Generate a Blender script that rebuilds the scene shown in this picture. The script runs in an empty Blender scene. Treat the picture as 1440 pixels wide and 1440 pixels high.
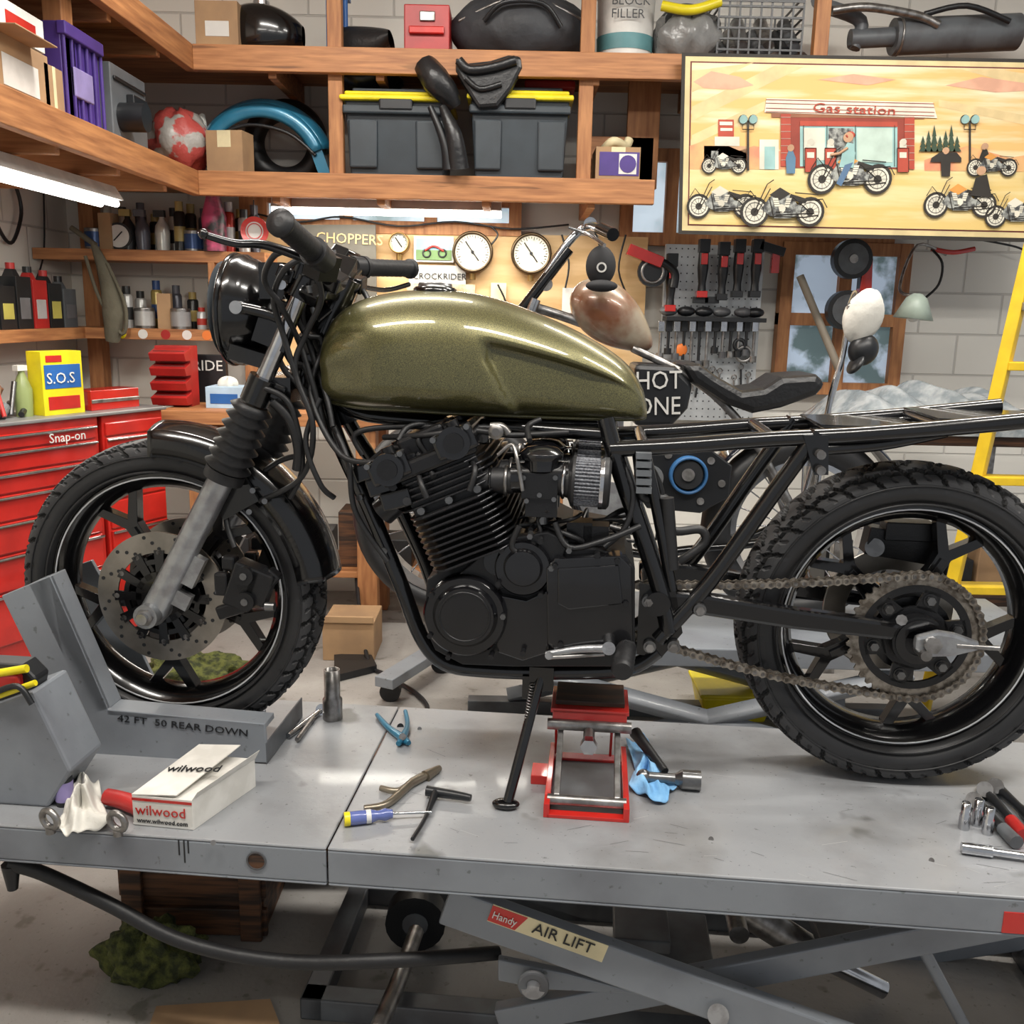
import bpy, math, random, bmesh
from mathutils import Matrix, Vector
from math import *
random.seed(7)
sc=bpy.context.scene
F=1330.0
CAM=Matrix.Translation((0,0,1.47))@Matrix.Rotation(radians(78),4,'X')@Matrix.Rotation(radians(1.2),4,'Z')
BK=Matrix.Translation((0,1.99,0))@Matrix.Rotation(radians(-5),4,'Z')   # lift + motorcycle frame
I4=Matrix.Identity(4)
# survey helpers: photo measurement -> metres on a known real plane
def at(u,v,ax,val,M=I4):
    A=M.inverted()@CAM; o=A.to_translation(); d=A.to_3x3()@Vector(((u-720)/F,(720-v)/F,-1))
    return o+d*((val-o[ax])/d[ax])
def L(u,v,y=0): return at(u,v,1,y,BK)
def LZ(u,v,z=.5): return at(u,v,2,z,BK)
def W(u,v,y): return at(u,v,1,y)
def WX(u,v,x): return at(u,v,0,x)
def WZ(u,v,z=0): return at(u,v,2,z)
V=Vector
# ---------------- materials
MATS={}
def mat(name,col,rough=.5,metal=0,coat=0,col2=None,scale=8,st=(1,1,1),bump=0,bs=None,emit=0,lo=.4,hi=.6,spec=.5,det=5,speck=None,trans=0):
    if name in MATS: return MATS[name]
    m=bpy.data.materials.new(name); m.use_nodes=True; nt=m.node_tree; N=nt.nodes; K=nt.links
    b=N['Principled BSDF']; b.inputs['Roughness'].default_value=rough; b.inputs['Metallic'].default_value=metal
    b.inputs['Coat Weight'].default_value=coat; b.inputs['Coat Roughness'].default_value=.05
    b.inputs['Specular IOR Level'].default_value=spec; b.inputs['Transmission Weight'].default_value=trans
    c=(*col,1); b.inputs['Base Color'].default_value=c
    tc=N.new('ShaderNodeTexCoord'); mp=N.new('ShaderNodeMapping'); mp.inputs['Scale'].default_value=st; K.new(tc.outputs['Object'],mp.inputs[0])
    n=N.new('ShaderNodeTexNoise'); n.inputs['Scale'].default_value=scale; n.inputs['Detail'].default_value=det; K.new(mp.outputs[0],n.inputs['Vector'])
    if col2 is None: col2=tuple(x*.8 for x in col)
    r=N.new('ShaderNodeValToRGB'); r.color_ramp.elements[0].position=lo; r.color_ramp.elements[1].position=hi
    r.color_ramp.elements[0].color=(*col2,1); r.color_ramp.elements[1].color=c
    K.new(n.outputs['Fac'],r.inputs[0]); out=r.outputs[0]
    if speck:
        for (sca,pos,dark) in speck:
            n3=N.new('ShaderNodeTexNoise'); n3.inputs['Scale'].default_value=sca; n3.inputs['Detail'].default_value=3; K.new(mp.outputs[0],n3.inputs['Vector'])
            r3=N.new('ShaderNodeValToRGB'); r3.color_ramp.elements[0].position=pos; r3.color_ramp.elements[1].position=pos+.06
            r3.color_ramp.elements[0].color=(dark,dark,dark*.95,1); r3.color_ramp.elements[1].color=(1,1,1,1); K.new(n3.outputs['Fac'],r3.inputs[0])
            mx=N.new('ShaderNodeMix'); mx.data_type='RGBA'; mx.blend_type='MULTIPLY'; mx.inputs[0].default_value=1
            K.new(out,mx.inputs[6]); K.new(r3.outputs[0],mx.inputs[7]); out=mx.outputs[2]
    K.new(out,b.inputs['Base Color'])
    if bump:
        n2=N.new('ShaderNodeTexNoise'); n2.inputs['Scale'].default_value=bs or scale*4; n2.inputs['Detail'].default_value=4; K.new(mp.outputs[0],n2.inputs['Vector'])
        bp=N.new('ShaderNodeBump'); bp.inputs['Strength'].default_value=bump; bp.inputs['Distance'].default_value=.01
        K.new(n2.outputs['Fac'],bp.inputs['Height']); K.new(bp.outputs[0],b.inputs['Normal'])
    if emit:
        K.new(r.outputs[0],b.inputs['Emission Color']); b.inputs['Emission Strength'].default_value=emit
    m.diffuse_color=c; MATS[name]=m; return m
def blockwall(name,col,mort):
    m=mat(name,col,.7); nt=m.node_tree; N=nt.nodes; K=nt.links; b=N['Principled BSDF']
    tc=N.new('ShaderNodeTexCoord'); sx=N.new('ShaderNodeSeparateXYZ'); cb=N.new('ShaderNodeCombineXYZ'); ad=N.new('ShaderNodeMath')
    K.new(tc.outputs['Object'],sx.inputs[0]); K.new(sx.outputs[0],ad.inputs[0]); K.new(sx.outputs[1],ad.inputs[1]); K.new(ad.outputs[0],cb.inputs[0]); K.new(sx.outputs[2],cb.inputs[1])
    br=N.new('ShaderNodeTexBrick'); br.inputs['Scale'].default_value=1; br.inputs['Brick Width'].default_value=.4; br.inputs['Row Height'].default_value=.2
    br.inputs['Mortar Size'].default_value=.006; br.inputs['Mortar Smooth'].default_value=.5
    br.inputs['Color1'].default_value=(*col,1); br.inputs['Color2'].default_value=(*[x*.93 for x in col],1); br.inputs['Mortar'].default_value=(*mort,1)
    K.new(cb.outputs[0],br.inputs['Vector']); K.new(br.outputs['Color'],b.inputs['Base Color'])
    bp=N.new('ShaderNodeBump'); bp.inputs['Strength'].default_value=.6; bp.inputs['Distance'].default_value=.01; bp.invert=True
    K.new(br.outputs['Fac'],bp.inputs['Height']); K.new(bp.outputs[0],b.inputs['Normal']); return m
BLK=mat('black_gloss',(.0035,.0035,.004),.18,0,.35)
TUBE=mat('frame_black',(.0035,.0035,.004),.2,0,.35,bump=.02,bs=60)
ENG=mat('engine_black',(.009,.009,.01),.33,.2,.05,bump=.08,bs=300)
FIN=mat('fin_black',(.028,.028,.03),.32,.6)
ENGG=mat('cover_black',(.005,.005,.006),.2,0,.4)
RUB=mat('rubber',(.011,.011,.012),.5,bump=.1,bs=80)
TYR=mat('tyre_rubber',(.04,.04,.041),.62,col2=(.022,.022,.024),scale=14,lo=.3,hi=.7)
TYRG=mat('tyre_groove_shade',(.006,.006,.006),.8)  # near-black colour paints shade into the tread grooves so they read
TYRS=mat('tyre_sidewall',(.018,.018,.019),.45)
CHR=mat('chrome',(.6,.61,.63),.18,1,scale=20)
BOLT=mat('bolt_steel',(.2,.2,.2),.3,.9,scale=50)
ALU=mat('cast_aluminium',(.38,.39,.4),.36,.85,col2=(.27,.27,.28),scale=25,bump=.1,bs=200)
STL=mat('steel',(.36,.35,.34),.35,.9,col2=(.2,.19,.18),scale=30)
CHN=mat('chain_steel',(.3,.27,.23),.4,.8,col2=(.12,.1,.08),scale=60)
RIMS=mat('rim_stripe',(.75,.76,.78),.3,.3)
GLS=mat('dial',(.75,.71,.6),.4)
TANK=mat('olive_flake',(.165,.15,.056),.34,.5,.8,col2=(.058,.055,.022),scale=650,det=2,lo=.38,hi=.66)
GRY=mat('lift_grey',(.23,.25,.275),.38,.1,.12,col2=(.16,.17,.19),scale=4,bump=.05,bs=40,lo=.3,hi=.55,speck=[(55,.27,.6)])
GRYT=mat('lift_top',(.315,.325,.34),.34,.15,.12,col2=(.18,.18,.18),scale=3.5,bump=.06,bs=50,lo=.28,hi=.5,det=8,speck=[(120,.27,.5),(6,.3,.5),(40,.24,.5)])
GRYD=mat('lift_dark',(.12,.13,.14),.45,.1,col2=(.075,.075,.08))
WOOD=mat('shelf_wood',(.5,.225,.085),.55,col2=(.26,.1,.037),scale=5,st=(1,6,14),lo=.3,hi=.7,speck=[(3,.3,.6)])
WOODY=mat('shelf_wood_side',(.5,.225,.085),.55,col2=(.26,.1,.037),scale=5,st=(6,1,14),lo=.3,hi=.7)
WOODX=mat('post_wood',(.46,.21,.08),.6,col2=(.26,.1,.037),scale=5,st=(10,10,1.2),lo=.3,hi=.7)
WOODD=mat('crate_wood',(.12,.05,.02),.6,col2=(.025,.013,.008),scale=5,st=(1,6,14))
PLY=mat('plywood',(.7,.48,.25),.6,col2=(.57,.36,.16),scale=3,st=(1,1,5))
RED=mat('tool_red',(.55,.022,.016),.22,.1,.6)
REDD=mat('red_plastic',(.42,.02,.018),.4)
WHT=mat('white',(.75,.74,.7),.5)
CRD=mat('cardboard',(.4,.25,.13),.8,col2=(.32,.2,.11),scale=6)
DRK=mat('dark_plastic',(.012,.013,.015),.38)
TOTE=mat('tote_grey',(.033,.043,.052),.4)
YEL=mat('yellow_plastic',(.8,.66,.015),.35)
LADY=mat('ladder_yellow',(.78,.52,.02),.4)
BLU=mat('blue',(.02,.12,.4),.4)
TEAL=mat('fender_blue',(.03,.2,.33),.3,.2,.4)
PUR=mat('purple',(.07,.035,.22),.45)
GRN=mat('green_rag',(.09,.1,.02),.9,col2=(.02,.026,.006),scale=40,bump=.6)
BRAG=mat('blue_rag',(.3,.55,.8),.85,col2=(.17,.4,.68),scale=14,bump=.4)
WRAG=mat('white_rag',(.68,.66,.6),.9,bump=.4)
RST=mat('rusty_tank',(.36,.3,.22),.3,.2,.5,col2=(.2,.08,.04),scale=9,det=8,lo=.38,hi=.6)
BRS=mat('brass',(.35,.22,.08),.3,.9)
ORG=mat('orange',(.8,.2,.03),.5)
FLT=mat('filter_mesh',(.2,.21,.23),.5,.4,col2=(.08,.08,.09),scale=250)
CRM=mat('cream',(.78,.68,.42),.6)
SKIN=mat('tan',(.55,.33,.2),.7)
LEA=mat('leather',(.012,.012,.013),.35,bump=.2,bs=60)
TUBEL=mat('fluorescent',(1,.98,.92),.4,emit=9,col2=(1,.98,.92))
WIN=mat('window_daylight',(.6,.72,.82),.3,emit=.8,col2=(.2,.28,.3),scale=4,lo=.35,hi=.55)
WIN2=mat('window_street',(.45,.55,.68),.3,emit=.45,col2=(.1,.15,.16),scale=7,lo=.4,hi=.52)
PLW=mat('plastic_wrap',(.6,.64,.66),.15,col2=(.32,.37,.4),scale=14,bump=1,bs=22,trans=.35)
FLR=mat('concrete',(.36,.345,.325),.5,col2=(.2,.185,.17),scale=2.5,bump=.15,bs=70,lo=.3,hi=.7,det=10,speck=[(60,.3,.7),(10,.3,.65)])
# ---------------- geometry builder
def basis(ax):
    q=V(ax).normalized().to_track_quat('Z','Y'); return q@V((1,0,0)),q@V((0,1,0)),V(ax).normalized()
class G:
    def __init__(s,name,M=I4,parent=None,bev=0): s.n=name;s.M=M;s.p=parent;s.b=bev;s.v=[];s.f=[];s.m=[];s.s=[];s.mt=[]
    def add(s,vs,fs,m,sm=False):
        if m not in s.mt: s.mt.append(m)
        i=s.mt.index(m); o=len(s.v); s.v+=[V(x) for x in vs]
        for f in fs: s.f.append([o+k for k in f]); s.m.append(i); s.s.append(sm)
    def box(s,c,d,m,rot=None,tp=1):
        R=Matrix.Identity(3)
        if rot is not None: R=rot if isinstance(rot,Matrix) else (Matrix.Rotation(radians(rot[2]),3,'Z')@Matrix.Rotation(radians(rot[1]),3,'Y')@Matrix.Rotation(radians(rot[0]),3,'X'))
        vs=[V(c)+R@V((x*d[0]/2*(tp if z>0 else 1),y*d[1]/2*(tp if z>0 else 1),z*d[2]/2)) for z in(-1,1) for y in(-1,1) for x in(-1,1)]
        s.add(vs,[(0,2,3,1),(4,5,7,6),(0,1,5,4),(2,6,7,3),(0,4,6,2),(1,3,7,5)],m); return s
    def bb(s,x0,x1,y0,y1,z0,z1,m,**k): return s.box(((x0+x1)/2,(y0+y1)/2,(z0+z1)/2),(abs(x1-x0),abs(y1-y0),abs(z1-z0)),m,**k)
    def ring(s,cs,m,sm=True,capa=True,capb=True,closed=False):
        n=len(cs[0]); vs=[p for c in cs for p in c]; k=len(cs); fs=[]
        for i in range(k if closed else k-1):
            j=(i+1)%k
            for a in range(n): b=(a+1)%n; fs.append((i*n+a,i*n+b,j*n+b,j*n+a))
        s.add(vs,fs,m,sm)
        if not closed:
            if capa: s.add(cs[0],[tuple(range(n))],m)
            if capb: s.add(cs[-1],[tuple(range(n))],m)
    def cyl(s,a,b,r,m,r2=None,n=20):
        a=V(a);b=V(b);r2=r if r2 is None else r2;X,Y,Z=basis(b-a)
        s.ring([[p+X*(q*cos(2*pi*i/n))+Y*(q*sin(2*pi*i/n)) for i in range(n)] for p,q in((a,r),(b,r2))],m); return s
    def lathe(s,prof,m,c,ax,n=32,caps=True,sm=True):
        X,Y,Z=basis(ax);c=V(c)
        s.ring([[c+Z*h+X*(max(r,1e-5)*cos(2*pi*i/n))+Y*(max(r,1e-5)*sin(2*pi*i/n)) for i in range(n)] for r,h in prof],m,sm,caps,caps); return s
    def tor(s,c,ax,R,r,m,n=48,k=10,sy=1):
        X,Y,Z=basis(ax);c=V(c)
        s.ring([[c+(X*cos(t)+Y*sin(t))*(R+r*cos(2*pi*j/k))+Z*(r*sy*sin(2*pi*j/k)) for j in range(k)] for t in [2*pi*i/n for i in range(n)]],m,closed=True); return s
    def ann(s,c,ax,r0,r1,h,m,n=48):
        X,Y,Z=basis(ax);c=V(c)
        q=[(r0,-h/2),(r1,-h/2),(r1,h/2),(r0,h/2)]
        s.ring([[c+(X*cos(t)+Y*sin(t))*r+Z*z for r,z in q] for t in [2*pi*i/n for i in range(n)]],m,sm=False,closed=True); return s
    def tube(s,pts,r,m,n=10,sub=5,closed=False):
        P=[V(p) for p in pts]; R=r if isinstance(r,(list,tuple)) else [r]*len(P)
        if sub>1 and len(P)>2:
            Q=[];RR=[];k=len(P);rng=range(k if closed else k-1)
            for i in rng:
                g=(lambda j:P[j%k]) if closed else (lambda j:P[max(0,min(k-1,j))])
                a,b,c,d=g(i-1),g(i),g(i+1),g(i+2)
                for t in [j/sub for j in range(sub)]:
                    Q.append(.5*((2*b)+(c-a)*t+(2*a-5*b+4*c-d)*t*t+(3*b-a-3*c+d)*t**3)); RR.append(R[i]*(1-t)+R[(i+1)%k]*t)
            if not closed: Q.append(P[-1]);RR.append(R[-1])
            P,R=Q,RR
        k=len(P);cs=[];X=None
        for i in range(k):
            if closed: d=(P[(i+1)%k]-P[i-1])
            else: d=P[min(i+1,k-1)]-P[max(i-1,0)]
            if d.length<1e-9: d=V((0,0,1))
            d.normalize()
            if X is None: X=basis(d)[0]
            X=(X-d*X.dot(d)).normalized(); Y=d.cross(X)
            cs.append([P[i]+X*(R[i]*cos(2*pi*a/n))+Y*(R[i]*sin(2*pi*a/n)) for a in range(n)])
        s.ring(cs,m,closed=closed); return s
    def ext(s,poly,d,m):
        P=[V(p) for p in poly];d=V(d);n=len(P)
        s.add(P+[p+d for p in P],[tuple(range(n)),tuple(range(2*n-1,n-1,-1))]+[(i,(i+1)%n,n+(i+1)%n,n+i) for i in range(n)],m); return s
    def poly(s,P,m): s.add(P,[tuple(range(len(P)))],m); return s
    def sph(s,c,r,m,n=20,rot=None,f=None):
        c=V(c); r=(r,r,r) if not hasattr(r,'__len__') else r; h=n//2
        def q(i,j):
            a=pi*i/h;b=2*pi*j/n;p=V((r[0]*sin(a)*cos(b),r[1]*sin(a)*sin(b),r[2]*cos(a)))
            if f: p=p*f(a,b)
            if rot: p=rot@p
            return c+p
        s.ring([[q(max(i,.02) if i==0 else min(i,h-.02),j) for j in range(n)] for i in range(h+1)],m); return s
    def grid(s,fn,nu,nv,m,sm=True):
        vs=[fn(i/nu,j/nv) for i in range(nu+1) for j in range(nv+1)]
        s.add(vs,[(i*(nv+1)+j,i*(nv+1)+j+1,(i+1)*(nv+1)+j+1,(i+1)*(nv+1)+j) for i in range(nu) for j in range(nv)],m,sm); return s
    def build(s,solid=0):
        me=bpy.data.meshes.new(s.n); me.from_pydata([tuple(v) for v in s.v],[],s.f)
        for m in s.mt: me.materials.append(m)
        me.polygons.foreach_set('material_index',s.m); me.polygons.foreach_set('use_smooth',s.s)
        b=bmesh.new(); b.from_mesh(me); bmesh.ops.recalc_face_normals(b,faces=b.faces); b.to_mesh(me); b.free(); me.update()
        o=bpy.data.objects.new(s.n,me); sc.collection.objects.link(o)
        if s.p: o.parent=s.p
        else: o.matrix_world=s.M
        if solid:
            q=o.modifiers.new('s','SOLIDIFY'); q.thickness=solid
        if s.b:
            q=o.modifiers.new('b','BEVEL'); q.width=s.b; q.segments=2; q.limit_method='ANGLE'; q.angle_limit=radians(50)
        return o
def empty(name,M=I4):
    e=bpy.data.objects.new(name,None); sc.collection.objects.link(e); e.matrix_world=M; return e
def txt(name,body,loc,size,xd,up,m,parent=None,M=I4,ex=.0006,al='LEFT',sx=1):
    c=bpy.data.curves.new(name,'FONT'); c.body=body; c.size=size; c.extrude=ex; c.align_x=al; c.resolution_u=2
    t=bpy.data.objects.new(name+'_tmp',c); sc.collection.objects.link(t)
    bpy.context.view_layer.update()
    me=bpy.data.meshes.new_from_object(t.evaluated_get(bpy.context.evaluated_depsgraph_get())); bpy.data.objects.remove(t)
    X=V(xd).normalized();Y=V(up);Y=(Y-X*Y.dot(X)).normalized();Z=X.cross(Y)
    T=Matrix(((X.x*sx,Y.x,Z.x,loc[0]),(X.y*sx,Y.y,Z.y,loc[1]),(X.z*sx,Y.z,Z.z,loc[2]),(0,0,0,1)))
    me.transform(T); me.materials.clear(); me.materials.append(m)
    o=bpy.data.objects.new(name,me); sc.collection.objects.link(o)
    if parent: o.parent=parent
    else: o.matrix_world=M
    return o
sm=lambda t:(lambda q:q*q*(3-2*q))(max(0,min(1,t)))
# =========================================================== ROOM
XL,YB,ZC=-2.2,4.8,3.3
BW=blockwall('painted_block',(.76,.74,.68),(.56,.54,.5))
G('floor').bb(-2.3,4.2,-1.5,4.9,-.1,0,FLR).build()
G('wall_back').bb(XL,4.2,YB,YB+.1,0,ZC,BW).build()
G('wall_left').bb(XL-.1,XL,-1.5,YB+.1,0,ZC,BW).build()
G('ceiling').bb(-2.3,4.2,-1.5,4.9,ZC,ZC+.08,WHT).build()
# shelves
ZL=W(600,246,4.2).z; ZU=W(600,68,4.2).z; XS=W(278,240,4.2).x; XE=W(921,260,4.2).x
FH=.1
sh=G('storage_shelving',bev=.003)
for z,xe in((ZL,XE),(ZU,3.4)):
    sh.bb(XL,xe,4.24,4.79,z-.03,z-.005,WOOD); sh.bb(XS,xe,4.2,4.24,z-FH,z,WOOD)
    sh.bb(XL,XS-.04,.8,4.24,z-.03,z-.005,WOOD); sh.bb(XS-.04,XS,.8,4.24,z-FH,z,WOODY)
    x=XS+.3
    while x<xe: sh.bb(x,x+.035,4.24,4.78,z-.12,z-.03,WOOD); x+=.45
    y=1.2
    while y<4.2: sh.bb(XL,XS-.04,y,y+.035,z-.12,z-.03,WOOD); y+=.45
for u in(472,825): 
    x=W(u,100,4.26).x; sh.bb(x-.03,x+.03,4.24,4.29,ZL-.005,ZU-.03,WOODX)
for u in(472,825,1150):
    x=W(u,100,4.26).x; sh.bb(x-.03,x+.03,4.24,4.29,ZU,ZC-.01,WOODX)
for x0 in(W(125,300,4.7).x,W(350,300,4.7).x): sh.bb(x0-.035,x0+.035,4.66,4.75,0.01,ZL-.03,WOODX)
x0=WX(80,60,XS-.1).y; sh.bb(XS-.14,XS-.08,x0,x0+.08,ZL,ZC-.01,WOODX)
sh.bb(W(830,230,4.24).x,W(930,230,4.24).x,4.5,4.54,ZL,ZL+.22,WOOD); sh.bb(W(880,230,4.5).x,W(925,230,4.5).x,4.5,4.54,ZL,ZU-.03,WOODX)
sh.build()
Z1=W(240,352,4.42).z; Z2=W(200,462,4.42).z
cs=G('corner_shelf',bev=.002); x1=W(372,350,4.42).x; x2=W(305,460,4.42).x
for z,x in((Z1,x1),(Z2,x2)): cs.bb(XL+.005,x,4.42,4.65,z-.05,z,WOOD)
cs.bb(XL+.005,-1.98,2.8,4.42,Z2-.05,Z2,WOODY); cs.bb(x2-.03,x2,4.42,4.65,Z2,Z1-.05,WOODX)
for i,u in enumerate((170,200,232,262,290)): c=W(u,462,4.415); cs.cyl(V((c.x,4.418,Z2-.025)),V((c.x,4.421,Z2-.025)),.022,[YEL,WHT,REDD,WHT,ORG][i],n=14)
cs.build()
ZBn=W(250,578,4.1).z
wb=G('workbench',bev=.003); xb=W(800,580,4.1).x
wb.bb(-1.55,xb,4.12,4.64,ZBn-.06,ZBn,WOOD)
for x in(-1.45,-.7,xb-.1): wb.bb(x,x+.09,4.16,4.25,.0,ZBn-.06,WOODX); wb.bb(x,x+.09,4.5,4.6,.0,ZBn-.06,WOODX)
wb.bb(-1.45,xb,4.2,4.6,.25,.28,WOOD); wb.build()
g=G('bench_parts_pile',bev=.004)
for i in range(16):
    x=-.95+i*.075; h=.04+random.random()*.12; m=[DRK,STL,REDD,CRD,GRYD,TEAL,ALU][i%7]
    (g.box((x,4.3+random.random()*.15,ZBn+h/2),(.07,.08,h),m) if i%2 else g.cyl((x,4.3,ZBn),(x,4.3,ZBn+h),.035,m))
for i in range(8):
    x=-1.3+i*.19; h=.1+random.random()*.2; g.box((x,4.38,.28+h/2),(.15,.2,h),[DRK,CRD,GRYD,WOODD][i%4])
g.build()
pb=G('plywood_board'); a=W(358,322,4.72); b=W(905,470,4.72); pb.bb(a.x,b.x,4.72,4.76,b.z-.3,a.z,PLY); pb.build()
for u,v,r in((562,342,.05),(665,355,.098),(747,357,.098)):
    c=W(u,v,4.7); g=G('pressure_gauge')
    g.lathe([(r,.02),(r,-.03),(r*.96,-.045),(r*.86,-.045),(r*.84,-.03)],BRS if r<.06 else mat('gauge_rim',(.1,.07,.04),.3,.8),c,(0,1,0),caps=False); g.cyl(c+V((0,-.028,0)),c+V((0,-.03,0)),r*.86,GLS,n=32)
    for i in range(27):
        t=radians(-40+i*10); d=V((cos(t),0,sin(t))); g.tube([c+d*r*(.62 if i%3==0 else .7)+V((0,-.032,0)),c+d*r*.78+V((0,-.032,0))],.0015,DRK,n=4)
    g.tube([c+V((.3*r,-.034,-.4*r)),c+V((-.35*r,-.034,.5*r))],.003,DRK,n=5); g.cyl(c+V((0,-.03,0)),c+V((0,-.038,0)),r*.08,DRK); g.cyl(c+V((0,-.01,-r)),c+V((0,-.01,-r-.03)),.015,BRS); g.build()
def rectpx(g,u0,v0,u1,v1,y,m,dz=0): 
    a=W(u0,v1,y); b=W(u1,v0,y); g.bb(a.x,b.x,y,y+.004,a.z,b.z,m); return a,b
g=G('framed_poster'); rectpx(g,582,333,638,368,4.70,WHT); rectpx(g,585,336,635,365,4.697,mat('poster_sky',(.3,.55,.7),.6)); a,b=rectpx(g,585,352,635,365,4.694,mat('poster_green',(.15,.25,.1),.7))
for u in(600,622): g.tor(W(u,356,4.69),(0,1,0),.018,.004,DRK,n=16,k=5)
g.tube([W(598,352,4.69),W(610,346,4.69),W(624,353,4.69)],.006,RED,n=5); g.build()
g=G('name_sign'); rectpx(g,575,374,655,398,4.70,WHT); g=g.build()
p=W(580,392,4.695); txt('lettering','CROCKRIDER',(0,0,0),.042,(1,0,0),(0,0,1),DRK,parent=g).location=p
g=G('engine_print'); rectpx(g,572,400,668,450,4.7,mat('sepia',(.3,.22,.12),.7,col2=(.6,.5,.35),scale=20)); g.build()
g=G('pinned_note'); rectpx(g,790,405,812,440,4.7,WHT); rectpx(g,690,398,712,425,4.7,CRM); g.build()
g=G('club_banner'); g.ext([W(u,v,4.66) for u,v in((415,316),(528,316),(530,430),(470,425),(420,440))],(0,.01,0),mat('banner_grey',(.13,.12,.1),.8)); o=g.build()
txt('lettering',"CHOPPERS",(0,0,0),.066,(1,0,-.03),(0,0,1),mat('gold_paint',(.7,.45,.2),.6),parent=o).location=W(444,340,4.655)
g=G('wall_wiring')
for pts in(((358,300),(420,312),(480,305),(560,318),(640,312),(720,322),(800,316)),((700,400),(712,430),(700,455)),((790,330),(800,370),(795,405)),((690,318),(700,330),(690,345)),((880,330),(870,380),(885,430),(872,470))): g.tube([W(u,v,4.68) for u,v in pts],.005,DRK,n=6)
g.build()
def window(name,u0,v0,u1,v1,y,nx,ny,m=WIN):
    a=W(u0,v1,y);b=W(u1,v0,y); g=G(name,bev=.002); t=.03
    g.bb(a.x,b.x,y+.03,y+.035,a.z,b.z,m)
    for i in range(nx+1): x=a.x+(b.x-a.x)*i/nx; g.bb(x-t,x+t,y-.01,y+.06,a.z-t,b.z+t,WOODX)
    for i in range(ny+1): z=a.z+(b.z-a.z)*i/ny; g.bb(a.x-t,b.x+t,y-.008,y+.058,z-t,z+t,WOODX)
    return g.build()
window('window_1',368,283,725,316,4.72,3,1)
window('window_2',1095,352,1275,545,4.72,2,2,WIN2)
window('window_3',880,225,1260,335,4.735,6,1)
def fixture(p,q,name='fluorescent_lamp'):
    p=V(p);q=V(q);g=G(name); d=(q-p); X,Y,Z=basis(d)
    w=Z.cross(V((0,0,1)))
    g.ext([p+w*.06,p-w*.06,p-w*.03+V((0,0,.05)),p+w*.03+V((0,0,.05))],d,WHT)
    for k in(-.03,.03): g.cyl(p+w*k-V((0,0,.012)),q+w*k-V((0,0,.012)),.013,TUBEL,n=10)
    return g.build()
fixture(W(385,292,4.5),W(705,298,4.5)); 
zf=ZL-.175; fixture((XS-.2,2.3,zf),(XS-.2,3.75,zf))
for (x,y) in((-1.1,.9),(.5,.7),(1.9,1.2),(-.6,2.9),(1.4,2.9)):
    fixture((x-.6,y,ZC-.06),(x+.6,y,ZC-.06))
    l=bpy.data.lights.new('tube_light','AREA'); l.shape='RECTANGLE'; l.size=1.25; l.size_y=.16; l.energy=46; l.color=(1,.955,.89)
    o=bpy.data.objects.new('tube_light',l); sc.collection.objects.link(o); o.location=(x,y,ZC-.1)
for p,sx,sy,en in(((-.35,4.42,ZL-.15),1.2,.1,13),((XS-.2,3.0,zf-.04),.1,1.3,14)):
    l=bpy.data.lights.new('shelf_light','AREA'); l.shape='RECTANGLE'; l.size=sx; l.size_y=sy; l.energy=en; l.color=(1,.95,.84)
    o=bpy.data.objects.new('shelf_light',l); sc.collection.objects.link(o); o.location=p
# ---------- items on shelves
def tote(u0,v0,u1,v1,y):
    a=W(u0,v1,y);b=W(u1,v0,y);z0=ZL;h=b.z-z0;cx=(a.x+b.x)/2;w=b.x-a.x;g=G('storage_tote',bev=.008);dp=.38
    g.box((cx,y+.03+dp/2,z0+h*.43),(w*.84,dp*.9,h*.86),TOTE,tp=1.1); g.bb(cx-w*.5,cx+w*.5,y,y+dp+.03,z0+h*.84,z0+h*.9,YEL); g.bb(cx-w*.46,cx+w*.46,y+.02,y+dp,z0+h*.9,z0+h*.95,YEL); g.bb(cx-w*.4,cx+w*.4,y+.05,y+dp-.03,z0+h*.95,z0+h,TOTE)
    g.box((cx,y+.025,z0+h*.74),(w*.95,.04,.035),TOTE); g.box((cx,y+.02,z0+h*.8),(w*.3,.04,.05),DRK)
    for i in(-.3,.3): g.box((cx+w*i,y+.035,z0+h*.36),(w*.25,.02,h*.55),TOTE,tp=1.05)
    g.build()
tote(478,122,636,238,4.22); tote(655,120,808,244,4.22)
def carton(M,name,x,y,z,w,d,h,m=CRD,rot=0,tape=True,extra=None):
    g=G(name,Matrix.Translation((x,y,z))@Matrix.Rotation(radians(rot),4,'Z'),bev=.003); g.bb(-w/2,w/2,0,d,0,h,m)
    if tape: g.bb(-w/2+.01,w/2-.01,d*.45,d*.55,h,h+.001,CRM); g.bb(-.03,.03,-.001,0,h*.6,h,CRM)
    if extra: extra(g,w,d,h)
    return g.build()
a=W(838,250,4.22);b=W(903,205,4.22)
def lab(g,w,d,h): 
    g.bb(-w*.42,w*.48,-.002,0,h*.15,h*.85,PUR); g.bb(w*.02,w*.42,-.003,0,h*.2,h*.8,WHT); g.cyl((w*.22,-.005,h*.5),(w*.22,-.003,h*.5),h*.26,PUR)
    g.tube([(-w*.3,.1,h),(-w*.1,.05,h+.03),(w*.2,.1,h+.02),(w*.3,.12,h+.05)],.02,CRM)
carton(0,'labelled_carton',(a.x+b.x)/2,4.26,ZL,b.x-a.x,.22,b.z-ZL,extra=lab)
g=G('motorcycle_fender'); c=W(375,238,4.47); R=.29; 
g.grid(lambda s,t:c+V(((R+.035*sin(pi*t))*cos(radians(22+150*s)),-.08+.15*t,-.03+(R+.035*sin(pi*t))*sin(radians(22+150*s)))),30,8,TEAL)
g.grid(lambda s,t:c+V(((R-.055*t)*cos(radians(22+150*s)),-.08-.01*sin(pi*t),-.03+(R-.055*t)*sin(radians(22+150*s)))),30,4,TEAL)
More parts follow.
